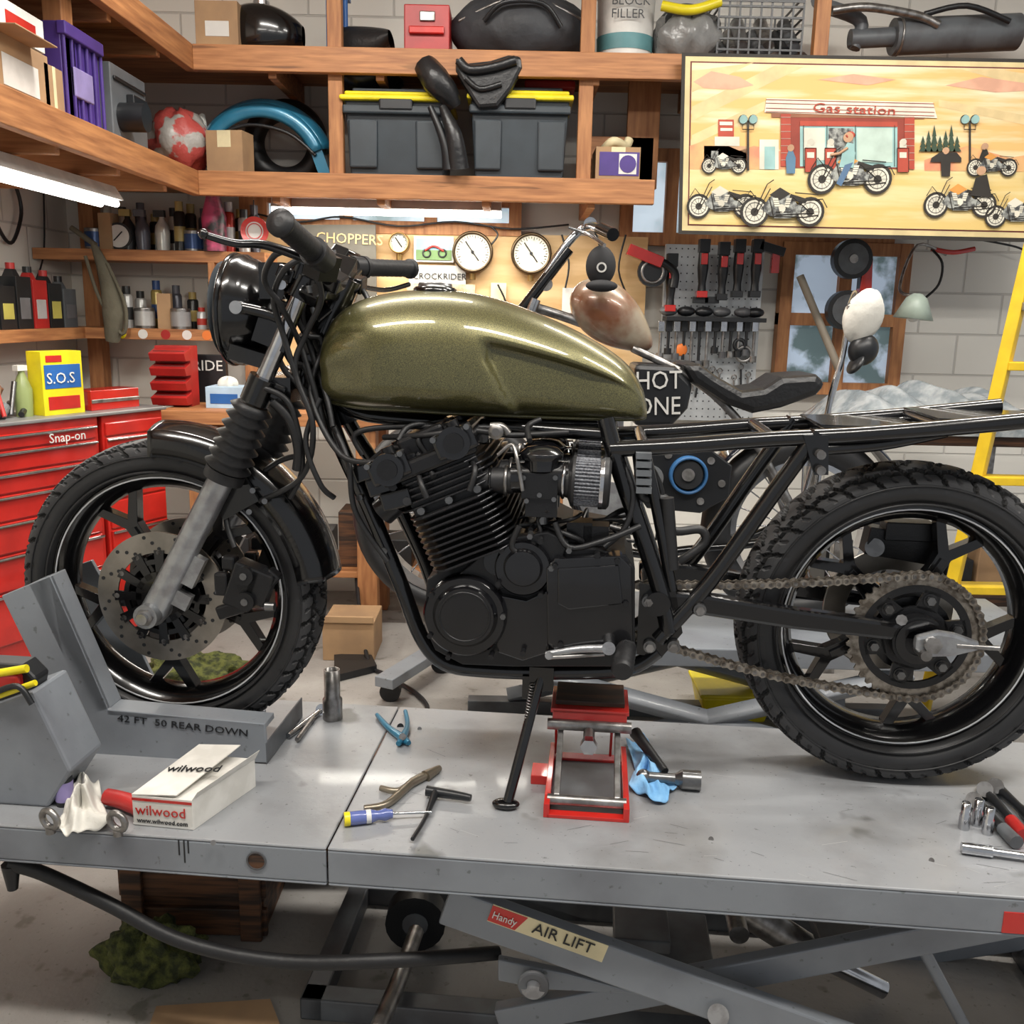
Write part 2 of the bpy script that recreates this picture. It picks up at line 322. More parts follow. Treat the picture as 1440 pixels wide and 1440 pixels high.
g.box(c+V((.255,-.03,.03)),(.05,.1,.14),TEAL,rot=(0,-20,0)); g.tube([c+V((-.2,-.09,.12)),c+V((-.05,-.09,.17)),c+V((.12,-.09,.14)),c+V((.24,-.09,.05))],.008,DRK); g.build(.006)
g=G('spare_tyre'); g.tor(W(402,203,4.66),(0.05,1,0),.15,.05,TYRS); g.build()
def lump(name,u,v,y,rx,ry,rz,m,seed=0,rot=None,n=24,amp=.12,zmin=None):
    ph=[random.random()*6 for _ in range(6)]
    g=G(name); g.sph(W(u,v,y),(rx,ry,rz),m,n=n,rot=rot,f=lambda a,b:1+amp*(sin(3*b+ph[0])*sin(2*a+ph[1])+.6*sin(5*b+ph[2])*sin(4*a+ph[3])+.4*sin(9*b+ph[4])*sin(7*a)))
    if zmin is not None:
        for p in g.v: p.z=max(p.z,zmin)
    return g.build()
lump('rolled_tarp',515,112,4.42,.15,.12,.06,DRK)
g=G('vinyl_seat',bev=.015)
g.ext([W(u,v,4.19) for u,v in((640,78),(655,88),(690,84),(715,76),(733,78),(735,95),(720,125),(700,150),(672,152),(655,125),(640,100))],(0,.06,0),LEA)
g.tube([W(u,v,4.18) for u,v in((645,85),(660,98),(692,95),(725,85))],.02,LEA); g.tube([W(u,v,4.18) for u,v in((655,110),(675,125),(705,118))],.012,LEA); g.build()
g=G('hanging_gloves'); g.tube([W(598,92,4.22),W(612,112,4.19),W(628,130,4.2),W(640,150,4.22)],[.05,.06,.05,.03],LEA); g.tube([W(622,150,4.17),W(638,190,4.15),W(645,238,4.17)],[.015,.035,.045],LEA); g.tube([W(605,150,4.17),W(625,200,4.16),W(632,238,4.17)],[.012,.02,.03],DRK); g.build()
g=G('red_lid',bev=.01); g.bb(W(740,0,4.3).x,W(815,0,4.3).x,4.4,4.6,W(770,125,4.4).z,W(770,112,4.4).z,REDD); g.build()
def on(u0,u1,vtop,y,dp,name,m,tp=1,bev=.006):
    a=W(u0,50,y).x;b=W(u1,50,y).x;h=W(u0,vtop,y).z-ZU
    g=G(name,bev=bev); g.box(((a+b)/2,y+dp/2,ZU+h/2),(b-a,dp,h),m,tp=tp); return g
g=on(275,335,0,4.3,.25,'parts_carton',CRD); c=W(305,40,4.298); g.bb(c.x-.05,c.x+.05,4.298,4.3,c.z-.03,c.z+.03,WHT); g.build()
g=G('black_fuel_tank'); c=W(375,40,4.45); c.z=ZU+.1
g.grid(lambda s,t:(lambda w,h:c+V((-.16+.32*s,w*copysign(abs(cos(2*pi*t))**.7,cos(2*pi*t)),max(-.1,h*copysign(abs(sin(2*pi*t))**.8,sin(2*pi*t))))))(.13*sin(pi*min(.98,s*.9+.08))**.5,.12*sin(pi*min(.97,s*.75+.2))**.6),24,28,BLK); g.cyl(c+V((-.02,0,.1)),c+V((-.02,0,.135)),.035,CHR); g.build()
g=G('blue_stool_frame'); 
for u in(462,485): g.cyl((W(u,0,4.4).x,4.4,ZU),(W(u,0,4.4).x,4.4,ZU+.25),.012,BLU)
g.bb(W(458,0,4.4).x,W(488,0,4.4).x,4.38,4.5,ZU+.25,ZU+.27,BLU); g.build()
g=G('motorcycle_saddle'); c=W(508,45,4.42); c.z=ZU+.05
g.grid(lambda s,t:(lambda w,h:c+V((-.13+.26*s,w*cos(2*pi*t),max(-.05,.03*(2*s-1)**2+h*sin(2*pi*t)))))(.05+.07*s,.085*sin(pi*min(.96,s*.85+.1))**.5),20,24,LEA); g.build()
g=on(568,632,5,4.27,.2,'red_tool_box',REDD); g.bb(W(575,0,4.27).x,W(625,0,4.27).x,4.25,4.27,ZU+.07,ZU+.1,RED); g.bb(W(590,0,4.27).x,W(612,0,4.27).x,4.26,4.27,ZU+.12,ZU+.16,STL); g.build()
g=G('duffel_bag'); c=W(735,28,4.42); c.z=ZU+.125
g.sph(c,(.3,.18,.15),mat('bag_grey',(.035,.037,.042),.6,bump=.5,bs=20),n=40,f=lambda a,b:1+.03*sin(9*b)*sin(7*a)+.05*sin(4*b+1))
for p in g.v: p.z=max(p.z,ZU+.002)
g.tube([c+V((-.16,-.16,.0)),c+V((-.08,-.2,.06)),c+V((.08,-.2,.06)),c+V((.16,-.17,-.02))],.01,DRK); g.tube([c+V((-.27,-.08,.02)),c+V((0,-.15,.1)),c+V((.26,-.08,.03))],.006,STL); g.build()
g=G('paint_bucket'); c=W(878,72,4.4); c.z=ZU; g.lathe([(.115,0),(.125,.3),(.132,.3),(.132,.32)],WHT,c,(0,0,1)); g.lathe([(.1185,.04),(.122,.1)],mat('label_teal',(.1,.25,.27),.5),c,(0,0,1),caps=False); g.tor(c+V((0,0,.27)),(0,0,1),.128,.005,WHT); o=g.build()
txt('lettering','BLOCK\nFILLER',(0,0,0),.05,(1,0,0),(0,0,1),DRK,parent=o).location=(c.x-.075,c.y-.135,ZU+.2)
g=G('wrapped_helmet'); c=W(962,35,4.42); c.z=ZU+.12; g.sph(c,(.13,.14,.13),DRK,n=28); g.sph(c+V((.01,-.02,-.02)),(.15,.15,.125),mat('bag_white',(.4,.4,.39),.25,bump=1,bs=14,trans=.5),n=40,f=lambda a,b:1+.08*sin(7*b)*sin(5*a)+.05*sin(13*b+a*6))
for p in g.v: p.z=max(p.z,ZU+.002)
g.tube([c+V((-.12,-.15,.08)),c+V((0,-.17,.06)),c+V((.12,-.15,.1))],.02,YEL); g.build()
g=G('wire_crate'); a=W(1008,72,4.3);b=W(1132,0,4.3); zt=ZU+.26
for i in range(9):
    x=a.x+(b.x-a.x)*i/8; g.bb(x-.004,x+.004,4.3,4.305,ZU,zt,DRK); g.bb(x-.004,x+.004,4.598,4.602,ZU,zt,DRK)
for i in range(7):
    z=ZU+(zt-ZU-.008)*i/6; g.bb(a.x,b.x,4.298,4.306,z,z+.008,DRK); g.bb(a.x,a.x+.006,4.3,4.6,z,z+.008,DRK); g.bb(b.x-.006,b.x,4.3,4.6,z,z+.008,DRK)
g.bb(a.x,b.x,4.296,4.3,zt-.03,zt,DRK); g.bb(a.x,b.x,4.3,4.6,ZU,ZU+.006,DRK)
for i in range(10): g.cyl((a.x+.04+i*.036,4.33,ZU+.02+.02*(i%3)),(a.x+.05+i*.034,4.5,ZU+.1+.05*((i*7)%3)),.03,[GRYD,STL,ALU,DRK][i%4],n=10)
g.build()
g=G('exhaust_muffler'); g.cyl(W(1255,52,4.5),W(1430,45,4.5),.075,GRYD,n=28); g.cyl(W(1195,55,4.5),W(1256,52,4.5),.04,GRYD); g.tor(W(1262,52,4.5),(1,0,0),.075,.006,STL); g.tube([W(1170,15,4.4),W(1220,10,4.4),W(1290,22,4.42),W(1320,35,4.42)],.018,STL); g.tube([W(1300,20,4.42),W(1360,8,4.4),W(1420,30,4.4)],.012,DRK); g.build()
g=G('exhaust_header'); g.tube([W(1150,0,4.4),W(1160,8,4.45),W(1210,30,4.5),W(1200,68,4.5)],.03,GRYD); g.build()
def lbox(name,u,yw,dx,h,m,z=ZL,rot=0,xf=None,extra=None):
    xf=XS-.08 if xf is None else xf; y=WX(u,150,xf).y
    g=G(name,Matrix.Translation((xf-dx/2,y+yw/2,z))@Matrix.Rotation(radians(rot),4,'Z'),bev=.004); g.bb(-dx/2,dx/2,-yw/2,yw/2,0,h,m)
    if extra: extra(g,dx,yw,h)
    return g.build()
lbox('parts_carton',-10,.34,.3,.17,CRD,extra=lambda g,d,w,h:(g.bb(d/2,d/2+.002,-w*.3,w*.3,h*.2,h*.7,WHT),g.bb(d/2-.02,d/2+.08,-w*.5,w*.2,h,h+.004,CRD)))
lbox('parts_carton',66,.12,.25,.15,CRD,extra=lambda g,d,w,h:(g.bb(d/2,d/2+.0015,-w*.08,w*.08,0,h,CRM)))
lbox('white_carton',8,.26,.2,.09,WHT,z=ZL+.175,extra=lambda g,d,w,h:g.bb(d/2,d/2+.002,-w*.35,w*.3,h*.3,h*.7,RED))
lbox('purple_crate',92,.27,.25,.3,PUR,extra=lambda g,d,w,h:(g.bb(d/2-.01,d/2+.02,-w*.52,w*.52,h-.04,h,PUR),g.bb(d/2,d/2+.014,-w*.3,w*.2,h*.3,h*.6,mat('lav',(.3,.25,.5),.5)),[g.bb(d/2,d/2+.012,w*(i/5-.5),w*(i/5-.5)+.01,0,h,PUR) for i in range(6)]))
lbox('grey_case',158,.32,.22,.27,mat('case_grey',(.13,.14,.15),.4),extra=lambda g,d,w,h:(g.cyl((d/2,-w*.25,.1),(d/2+.09,-w*.25,.1),.05,DRK),g.bb(d/2,d/2+.03,-w*.1,w*.3,h*.55,h*.7,DRK),g.bb(d/2,d/2+.01,-w*.45,w*.45,h*.8,h*.85,DRK)))
c=WX(252,195,XS-.12); g=G('plastic_shopping_bag'); g.sph(V((c.x,c.y,ZL+.13)),(.13,.15,.13),mat('bag_red',(.42,.07,.06),.35,col2=(.35,.33,.3),scale=9,bump=.8,lo=.47,hi=.5,bs=20),n=32,f=lambda a,b:1+.1*sin(5*b)*sin(3*a)+.06*sin(11*b)*sin(7*a)); g.tube([V((c.x+.05,c.y+.1,ZL+.2)),V((c.x+.07,c.y+.12,ZL+.27))],[.05,.01],WRAG); g.build()
a=W(292,238,4.24);b=W(350,178,4.24); carton(0,'parts_carton',(a.x+b.x)/2-.02,4.25,ZL,b.x-a.x-.02,.12,.17,rot=-8)
cols=[(.4,.4,.4),(.02,.02,.02),(.55,.55,.53),(.35,.03,.02),(.03,.03,.03),(.6,.6,.55),(.1,.1,.12),(.03,.07,.2),(.4,.3,.1)]
g=G('spray_can_collection')
def can(g,x,y,z,r,h,i):
    m=mat('can%d'%i,cols[i],.3,.3); m2=mat('cap%d'%((i*5+3)%9),cols[(i*5+3)%9],.4)
    g.lathe([(r,0),(r,h*.75),(r*.85,h*.8),(r*.4,h*.82)],m,(x,y,z),(0,0,1),n=14); g.cyl((x,y,z+h*.8),(x,y,z+h),r*.7,m2,n=12); g.lathe([(r*1.01,h*.2),(r*1.01,h*.5)],m2,(x,y,z),(0,0,1),n=14,caps=False)
def item(g,x,y,z):
    k=random.random(); i=random.randrange(9); m=mat('can%d'%i,cols[i],.3,.3); m2=mat('cap%d'%((i*5+3)%9),cols[(i*5+3)%9],.4)
    if k<.55: can(g,x,y,z,random.choice([.022,.026,.034]),random.choice([.1,.15,.19,.22]),i); return
    if k<.7: r=.045; h=.09; g.cyl((x,y,z),(x,y,z+h),r,STL,n=18); g.cyl((x,y,z+.012),(x,y,z+h-.012),r*1.02,m,n=18); g.tor((x,y,z+h),(0,0,1),r*.9,.005,STL,n=18,k=6); return
    if k<.85: h=random.choice([.07,.12,.16]); g.box((x,y,z+h/2),(.06,.07,h),[m,CRD,WHT][i%3],rot=(0,0,random.uniform(-20,20))); return
    h=.17; g.lathe([(.03,0),(.034,.08),(.03,.11),(.012,.14),(.012,.15)],m,(x,y,z),(0,0,1),n=14); g.box((x-.01,y,z+.165),(.05,.025,.03),m2)
xx=W(135,340,4.5).x
while xx<x1-.1: item(g,xx,4.48+random.random()*.04,Z1); can(g,xx+.02,4.6,Z1,.026,random.choice([.17,.2,.22]),random.randrange(9)); xx+=.06+random.random()*.035
xx=W(160,450,4.5).x
while xx<x2-.05: item(g,xx,4.48+random.random()*.03,Z2); can(g,xx+.02,4.6,Z2,.026,random.choice([.17,.2,.22]),random.randrange(9)); xx+=.065+random.random()*.03
g.build()
g=G('shelf_pressure_gauge'); c=W(165,312,4.46); c.z=Z1+.06; g.cyl(c,c+V((0,.03,0)),.06,DRK,n=28); g.cyl(c-V((0,.002,0)),c,.05,WHT,n=28); g.tube([c-V((.02,.004,.02)),c-V((-.02,.004,-.02))],.003,DRK,n=4); g.build()
g=G('pink_spray_figure'); c=W(302,335,4.44); c.z=Z1; g.lathe([(.05,0),(.055,.15),(.03,.24),(.05,.28),(.03,.33)],mat('pink',(.5,.06,.15),.4,col2=(.03,.03,.03),scale=14),c,(0,0,1),n=16); g.build()
g=G('oil_jug_collection',bev=.006); yy=3.3; k=0
while yy<4.4:
    m=[DRK,REDD,DRK,mat('jug_grey',(.1,.11,.12),.4),DRK][k%5]; x=-2.07; h=[.17,.21,.2,.19][k%4]
    g.box((x,yy,Z2+h/2),(.1,.12,h),m); g.box((x,yy,Z2+h+.015),(.05,.05,.03),m,tp=.6); g.cyl((x,yy,Z2+h+.03),(x,yy,Z2+h+.055),.018,REDD if k%2 else DRK,n=10); g.bb(x+.05,x+.052,yy-.04,yy+.04,Z2+.04,Z2+h*.6,mat('lbl%d'%(k%3),[(.4,.4,.4),(.5,.45,.1),(.15,.15,.16)][k%3],.5)); yy+=.135;k+=1
g.build()
g=G('hanging_cable'); g.tube([WX(5,240,XL+.03),WX(22,262,XL+.03),WX(30,300,XL+.03),WX(18,340,XL+.03),WX(3,330,XL+.03),WX(-10,290,XL+.03)],.008,DRK,closed=True); g.tube([WX(60,232,XL+.02),WX(62,350,XL+.02),WX(48,400,XL+.02)],.004,DRK); g.build()
g=G('canvas_strap'); CV=mat('canvas',(.13,.12,.085),.9,bump=.5); g.tube([W(130,340,4.38),W(150,390,4.38),W(160,440,4.37),W(158,480,4.38)],[.01,.035,.05,.03],CV); g.tube([W(100,320,4.4),W(135,345,4.38)],.012,CV); g.tube([W(120,360,4.38),W(140,420,4.36),W(172,470,4.36),W(176,430,4.36),W(150,370,4.37)],.008,CV); g.build()
g=G('round_sign'); c=W(358,325,4.35); g.ann(c,(0,1,0),.04,.062,.006,RED); g.cyl(c,c+V((0,.003,0)),.045,WHT); g.ann(c-V((0,.002,0)),(0,1,0),.03,.034,.004,RED,n=24); g.cyl(c+V((0,.0,.06)),V((c.x,c.y,ZL-.1)),.003,DRK,n=6); g.build()
# ------------- red tool chest
p0=V((-1.93,3.15,0)); p1=V((-1.5,4.02,0)); dv=(p1-p0); ang=atan2(dv.y,dv.x); ln=dv.length
TC=Matrix.Translation(p0)@Matrix.Rotation(ang,4,'Z'); g=G('tool_chest',TC,bev=.004); H=1.03
wm=ln*.66
g.bb(0,wm,.0,.24,.12,H,RED); g.bb(wm+.02,ln,.0,.24,.12,H,RED)
for x in(.06,wm-.06,ln-.06): g.cyl((x,.03,.05),(x,.06,.05),.05,DRK); g.cyl((x,.2,.05),(x,.17,.05),.05,DRK); g.bb(x-.03,x+.03,.02,.2,.1,.12,STL)
z=H-.03
for i,h in enumerate([.06,.08,.08,.1,.12,.14,.2]):
    g.bb(.02,wm-.02,-.012,.0,z-h+.008,z,RED); g.bb(.02,wm-.02,-.026,-.012,z-.014,z-.003,CHR); g.bb(wm+.03,ln-.01,-.01,0,z-h+.008,z,RED); g.bb(wm+.03,ln-.01,-.02,-.01,z-.014,z-.003,CHR) if i%2 else 0; z-=h
g.bb(-.01,ln+.01,-.02,.25,H,H+.015,mat('chest_trim',(.3,.3,.3),.4,.5)); o=g.build()
txt('lettering','Snap-on',(wm*.62,-.028,H-.078),.05,(1,0,0),(0,0,1),WHT,parent=o)
z=H+.015
g=G('cleaning_pad_box',TC,bev=.003); g.bb(.44,.62,.04,.12,z,z+.24,YEL); g.bb(.45,.61,.038,.04,z+.1,z+.19,BLU); g.bb(.46,.6,.038,.04,z+.02,z+.07,RED); g.bb(.46,.53,.038,.04,z+.2,z+.225,RED); o=g.build()
txt('lettering','S.O.S',(.455,.035,z+.12),.058,(1,0,0),(0,0,1),WHT,parent=o)
g=G('spray_bottle',TC); g.lathe([(.03,0),(.034,.1),(.02,.14),(.012,.16),(.012,.17)],mat('bottle_green',(.25,.3,.12),.3),(.4,.1,z),(0,0,1),n=16); g.bb(.375,.415,.085,.115,z+.17,z+.19,WHT); g.build()
g=G('metal_parts_pile',TC); 
for i in range(30): x=.03+random.random()*.33; g.cyl((x,.03+random.random()*.15,z+.012),(x+.06*random.random(),.1,z+.03+.12*random.random()),.008+.016*random.random(),[STL,BOLT,DRK,RST,REDD,GRYD][i%6],n=12)
g.build()
g=G('small_red_tool_box',TC,bev=.004); g.bb(.66,.9,.05,.16,z,z+.08,RED); g.bb(.66,.9,.045,.05,z+.03,z+.045,STL); g.build()
a=W(216,575,4.25);b=W(262,497,4.25); g=G('small_parts_organizer',bev=.002)
g.bb(a.x,b.x,4.3,4.4,ZBn,ZBn+.27,REDD)
for k in range(4): z=ZBn+.01+k*.065; g.ext([V((a.x,4.24,z)),V((a.x,4.3,z)),V((a.x,4.3,z+.055)),V((a.x,4.22,z+.035))],(b.x-a.x,0,0),REDD); g.bb(a.x+.01,b.x-.01,4.25,4.29,z+.036,z+.045,DRK)
g.build()
g=G('glove_box',bev=.002); a=W(290,577,4.25);b=W(340,545,4.25); g.bb(a.x,b.x,4.25,4.4,ZBn,b.z,mat('pale_blue',(.45,.6,.75),.6)); g.bb(a.x+.02,b.x-.02,4.248,4.25,ZBn+.02,b.z-.03,BLU); g.sph(((a.x+b.x)/2,4.32,b.z+.01),(.04,.03,.03),WRAG,f=lambda a,b:1+.2*sin(4*b)); g.build()
g=G('ride_plaque',bev=.003); a=W(262,575,4.45);b=W(312,500,4.45); g.bb(a.x,b.x,4.5,4.54,ZBn,b.z,DRK); o=g.build(); txt('lettering','RIDE',(0,0,0),.07,(1,0,0),(0,0,1),WHT,parent=o).location=(a.x+.02,4.495,ZBn+.15)
g=G('cardboard_box',bev=.003); a=W(462,832,3.95);b=W(532,778,3.95); g.bb(a.x,b.x,3.8,4.05,0,.17,CRD); g.bb(a.x,b.x,3.79,3.8,.17,.2,CRD); g.build()
# ------------- tool panel
g=G('pegboard_panel',bev=.002); PGW=mat('panel_grey',(.5,.52,.53),.35,.3); a=W(924,590,4.68);b=W(1076,346,4.68); g.bb(a.x,b.x,4.68,4.72,a.z,b.z,PGW)
for i in range(16):
    for j in range(22):
        x=a.x+.02+i*(b.x-a.x-.04)/15; zz=a.z+.02+j*(b.z-a.z-.04)/21; g.bb(x-.003,x+.003,4.678,4.68,zz-.003,zz+.003,DRK)
zs=W(1000,446,4.6).z; g.bb(a.x,b.x,4.55,4.68,zs-.02,zs,DRK); g.build()
g=G('air_tool_collection',bev=.003)
for u,v in((945,372),(990,352),(1018,356),(1040,352),(1065,352)):
    c=W(u,v,4.58); g.tube([c+V((0,0,.03)),c-V((0,0,.08)),c-V((0,0,.15)),c-V((0,0,.2))],[.022,.026,.018,.022],DRK,n=10); g.box(c+V((0,0,.02)),(.05,.05,.06),DRK); g.box(c+V((0,-.028,-.04)),(.03,.01,.05),RED); g.box(c-V((0,0,.2)),(.05,.05,.03),RED if u<1000 else DRK)
c=W(918,382,4.55); g.cyl(c,c+V((0,.03,0)),.07,DRK); g.box(c+V((-.04,0,.07)),(.17,.06,.05),RED,rot=(0,20,0)); g.tor(c,(0,1,0),.05,.008,STL,n=20,k=6); g.tube([c+V((.03,0,.05)),c+V((.1,0,0)),c+V((.1,0,-.07))],.02,DRK)
c=W(1085,350,4.58); g.box(c,(.12,.05,.04),DRK,rot=(0,15,0)); g.box(c+V((.02,0,-.06)),(.035,.04,.1),RED)
for u in(940,965,990,1015,1045,1062): c=W(u,438,4.6); g.sph(V((c.x,4.6,zs+.025)),(.045,.035,.024),[DRK,GRYD,DRK][u%3],n=12)
for u in(985,1000): c=W(u,422,4.6); g.box(c,(.07,.04,.03),DRK)
for i,u in enumerate(range(930,1064,11)):
    c=W(u,453,4.62); h=.1+.09*random.random(); g.tube([c,c-V((0,0,h))],.008,[STL,DRK][i%2],n=6); g.box(c-V((0,0,.02)),(.03,.02,.05),DRK if i%2 else CHR); g.cyl(c-V((0,0,h)),c-V((0,0,h+.03)),.018,[STL,DRK,GRYD][i%3],n=10)
for i in range(14): c=W(932+i*10,515+random.random()*45,4.66); g.tube([c,c-V((random.uniform(-.02,.02),0,.08))],.006,[STL,DRK][i%2],n=6); g.tor(c+V((0,0,.012)),(0,1,0),.012,.004,STL,n=12,k=5)
g.sph(W(958,492,4.62),(.03,.01,.03),ORG); c=W(1046,498,4.62); g.tor(c,(0,1,0),.035,.009,STL,n=16,k=6); g.tor(W(1040,485,4.62),(0,1,0),.025,.01,DRK,n=16,k=6); g.build()
g=G('portable_bandsaw',bev=.003)
for v in(364,436): c=W(1200-(v-364)*.12,v,4.5); g.cyl(c,c+V((0,.05,0)),.09,DRK,n=28); g.cyl(c-V((0,.004,0)),c,.07,GRYD,n=24); g.cyl(c-V((0,.01,0)),c,.02,STL)
g.ext([W(u,v,4.52) for u,v in((1210,352),(1228,360),(1225,440),(1200,455),(1206,430),(1212,390))],(0,.05,0),RED); g.box(W(1215,395,4.55),(.05,.05,.2),DRK); g.build()
g=G('desk_lamp'); c=W(1285,442,4.3); g.lathe([(.02,.09),(.045,.07),(.085,-.02),(.08,-.02)],mat('enamel_green',(.35,.42,.36),.4),c,(.1,0,1)); g.sph(c,(.03,.03,.035),WHT); g.tube([c+V((0,0,.08)),W(1265,405,4.4),W(1290,345,4.6),W(1330,358,4.74)],.007,STL); g.build()
g=G('wall_jumper_cable'); g.tube([W(1310,350,4.7),W(1325,370,4.65),W(1320,400,4.7),W(1300,420,4.72)],.006,DRK); g.tube([W(1310,350,4.7),W(1340,355,4.7),W(1370,350,4.72)],.012,RED); g.tube([W(1340,330,4.7),W(1420,345,4.7),W(1440,352,4.7)],.005,DRK); g.build()
g=G('wooden_dowel'); g.tube([W(1125,388,4.5),W(1180,520,4.4)],.018,mat('dowel',(.2,.17,.13),.6),n=8); g.build()
# ------------- banner
b=G('gas_station_banner'); yb=4.14
def bpoly(pts,m,k): b.poly([W(u,v,yb-k*.0012) for u,v in pts],m)
def brect(u0,v0,u1,v1,m,k): bpoly([(u0,v0),(u1,v0+(u1-u0)*.01),(u1,v1+(u1-u0)*.01),(u0,v1)],m,k)
def bline(pts,k=14,r=.0013,m=None): b.tube([W(u,v,yb-k*.0012) for u,v in pts],r,m or BK2,n=4,sub=1)
SKY=mat('banner_sky',(.74,.46,.17),.7,col2=(.76,.68,.46),scale=2.5,st=(.6,1,6),lo=.4,hi=.56); MAR=mat('maroon',(.16,.03,.03),.7); PK=mat('pinkish',(.66,.24,.14),.7,col2=(.72,.42,.18),scale=6); BR=mat('b_red',(.45,.07,.04),.7); BSAND=mat('b_sand',(.7,.5,.18),.7,col2=(.74,.6,.3),scale=5,st=(.5,1,4)); BTEAL=mat('b_teal',(.32,.52,.5),.7); BW2=mat('b_white',(.74,.7,.58),.7); BGR=mat('b_grey',(.35,.36,.33),.7,col2=(.06,.06,.06),scale=45); BK2=mat('b_black',(.03,.025,.02),.7); BOR=mat('b_orange',(.72,.32,.07),.7); PKL=mat('b_pinkl',(.74,.4,.27),.7)
b.ext([W(u,v,yb) for u,v in((959,74),(1500,84),(1502,342),(954,329))],(0,.004,0),BK2)
bpoly([(964,79),(1495,89),(1497,336),(959,324)],mat('b_border',(.72,.58,.3),.6),1); bpoly([(971,86),(1488,96),(1489,328),(967,317)],MAR,2); bpoly([(973,88),(1486,98),(1487,326),(969,315)],SKY,3)
bpoly([(970,232),(1487,242),(1487,326),(969,315)],BSAND,4)
for pts in(((973,100),(1060,88),(973,130)),((973,150),(1090,92),(1130,94),(973,170)),((1486,110),(1400,97),(1350,97),(1486,135)),((973,190),(1080,140),(1085,150),(973,205)),((1486,170),(1320,140),(1320,150),(1486,185))): bpoly(pts,mat('b_ray',(.76,.58,.3),.7),3.5)
bpoly([(970,238),(970,205),(1000,195),(1040,212),(1060,205),(1110,215),(1110,238)],PK,5); bpoly([(1300,240),(1300,225),(1360,205),(1420,222),(1486,210),(1486,242)],PK,5)
for pts in(((975,115),(1000,100),(1040,108),(1060,120),(1030,126),(990,124)),((1330,120),(1380,108),(1450,118),(1470,126),(1400,130)),((1150,112),(1200,104),(1260,112),(1220,120))): bpoly(pts,PKL,4)
brect(1010,168,1032,192,BR,6); brect(1012,171,1030,176,BW2,7); brect(1013,180,1030,184,BW2,7); brect(1005,192,1040,205,BW2,6); brect(990,205,1050,236,mat('b_brk',(.6,.36,.2),.7),5); brect(1000,212,1010,236,BGR,6); brect(1068,196,1095,238,BW2,6); brect(1075,206,1090,238,BTEAL,7)
brect(1085,150,1300,165,mat('b_brown',(.3,.12,.06),.7),6); bpoly([(1078,138),(1312,144),(1318,166),(1075,158)],BW2,7)
for v in(140,145,152,157): bline([(1077,v),(1314,v+6)],8,.0012,BR)
brect(1098,160,1112,234,BR,8); brect(1272,164,1286,238,BR,8); brect(1112,165,1272,236,mat('b_dkred',(.3,.05,.03),.7),6); brect(1125,175,1262,234,BTEAL,7); brect(1130,180,1160,225,BW2,8); brect(1165,180,1200,225,BGR,8); brect(1205,180,1255,228,mat('b_tl2',(.5,.62,.54),.7),8); brect(1125,170,1262,177,BR,9)
for k in range(7):
    for u in(1098,1272): bline([(u,165+k*10),(u+14,165+k*10)],9,.0008,BW2)
for u in(1130,1163,1203,1258): bline([(u,176),(u,234)],9)
for u in(1132,1160,1262): brect(u,208,u+16,242,BR,10); brect(u+3,214,u+13,222,BW2,11); brect(u+3,203,u+13,208,BW2,10); b.cyl(W(u+8,200,yb-.012),W(u+8,200,yb-.014),.014,BW2,n=12); bline([(u,208),(u+16,208),(u+16,242),(u,242),(u,208)],12)
for u in(1052,1364): 
    brect(u-1.5,170,u+1.5,240,BK2,10); 
    for d in(-9,5): b.cyl(W(u+d+2,168,yb-.012),W(u+d+2,168,yb-.014),.018,BTEAL,n=10); b.ann(W(u+d+2,168,yb-.0145),(0,1,0),.016,.019,.001,BK2,n=14)
    bline([(u-8,176),(u-8,182),(u+8,182),(u+8,176)],11,.002)
for i,u in enumerate(range(1298,1350,8)): 
    h=22+8*(i%3); P=mat('b_pine',(.04,.07,.04),.7)
    for q in range(3): bpoly([(u-6+q*1.5,213-q*h*.28),(u,213-q*h*.28-h*.45),(u+6-q*1.5,213-q*h*.28)],P,9+q*.2)
for u,v in((1112,222),(1330,226),(1385,220)): bpoly([(u-6,v+22),(u-7,v),(u-3,v-10),(u+3,v-10),(u+7,v),(u+6,v+22)],BK2 if u!=1112 else mat('b_blue',(.1,.2,.3),.7),11); b.cyl(W(u,v-14,yb-.014),W(u,v-14,yb-.016),.014,SKIN,n=10)
bpoly([(1310,222),(1322,214),(1345,214),(1352,222),(1352,228),(1308,228)],BK2,10)
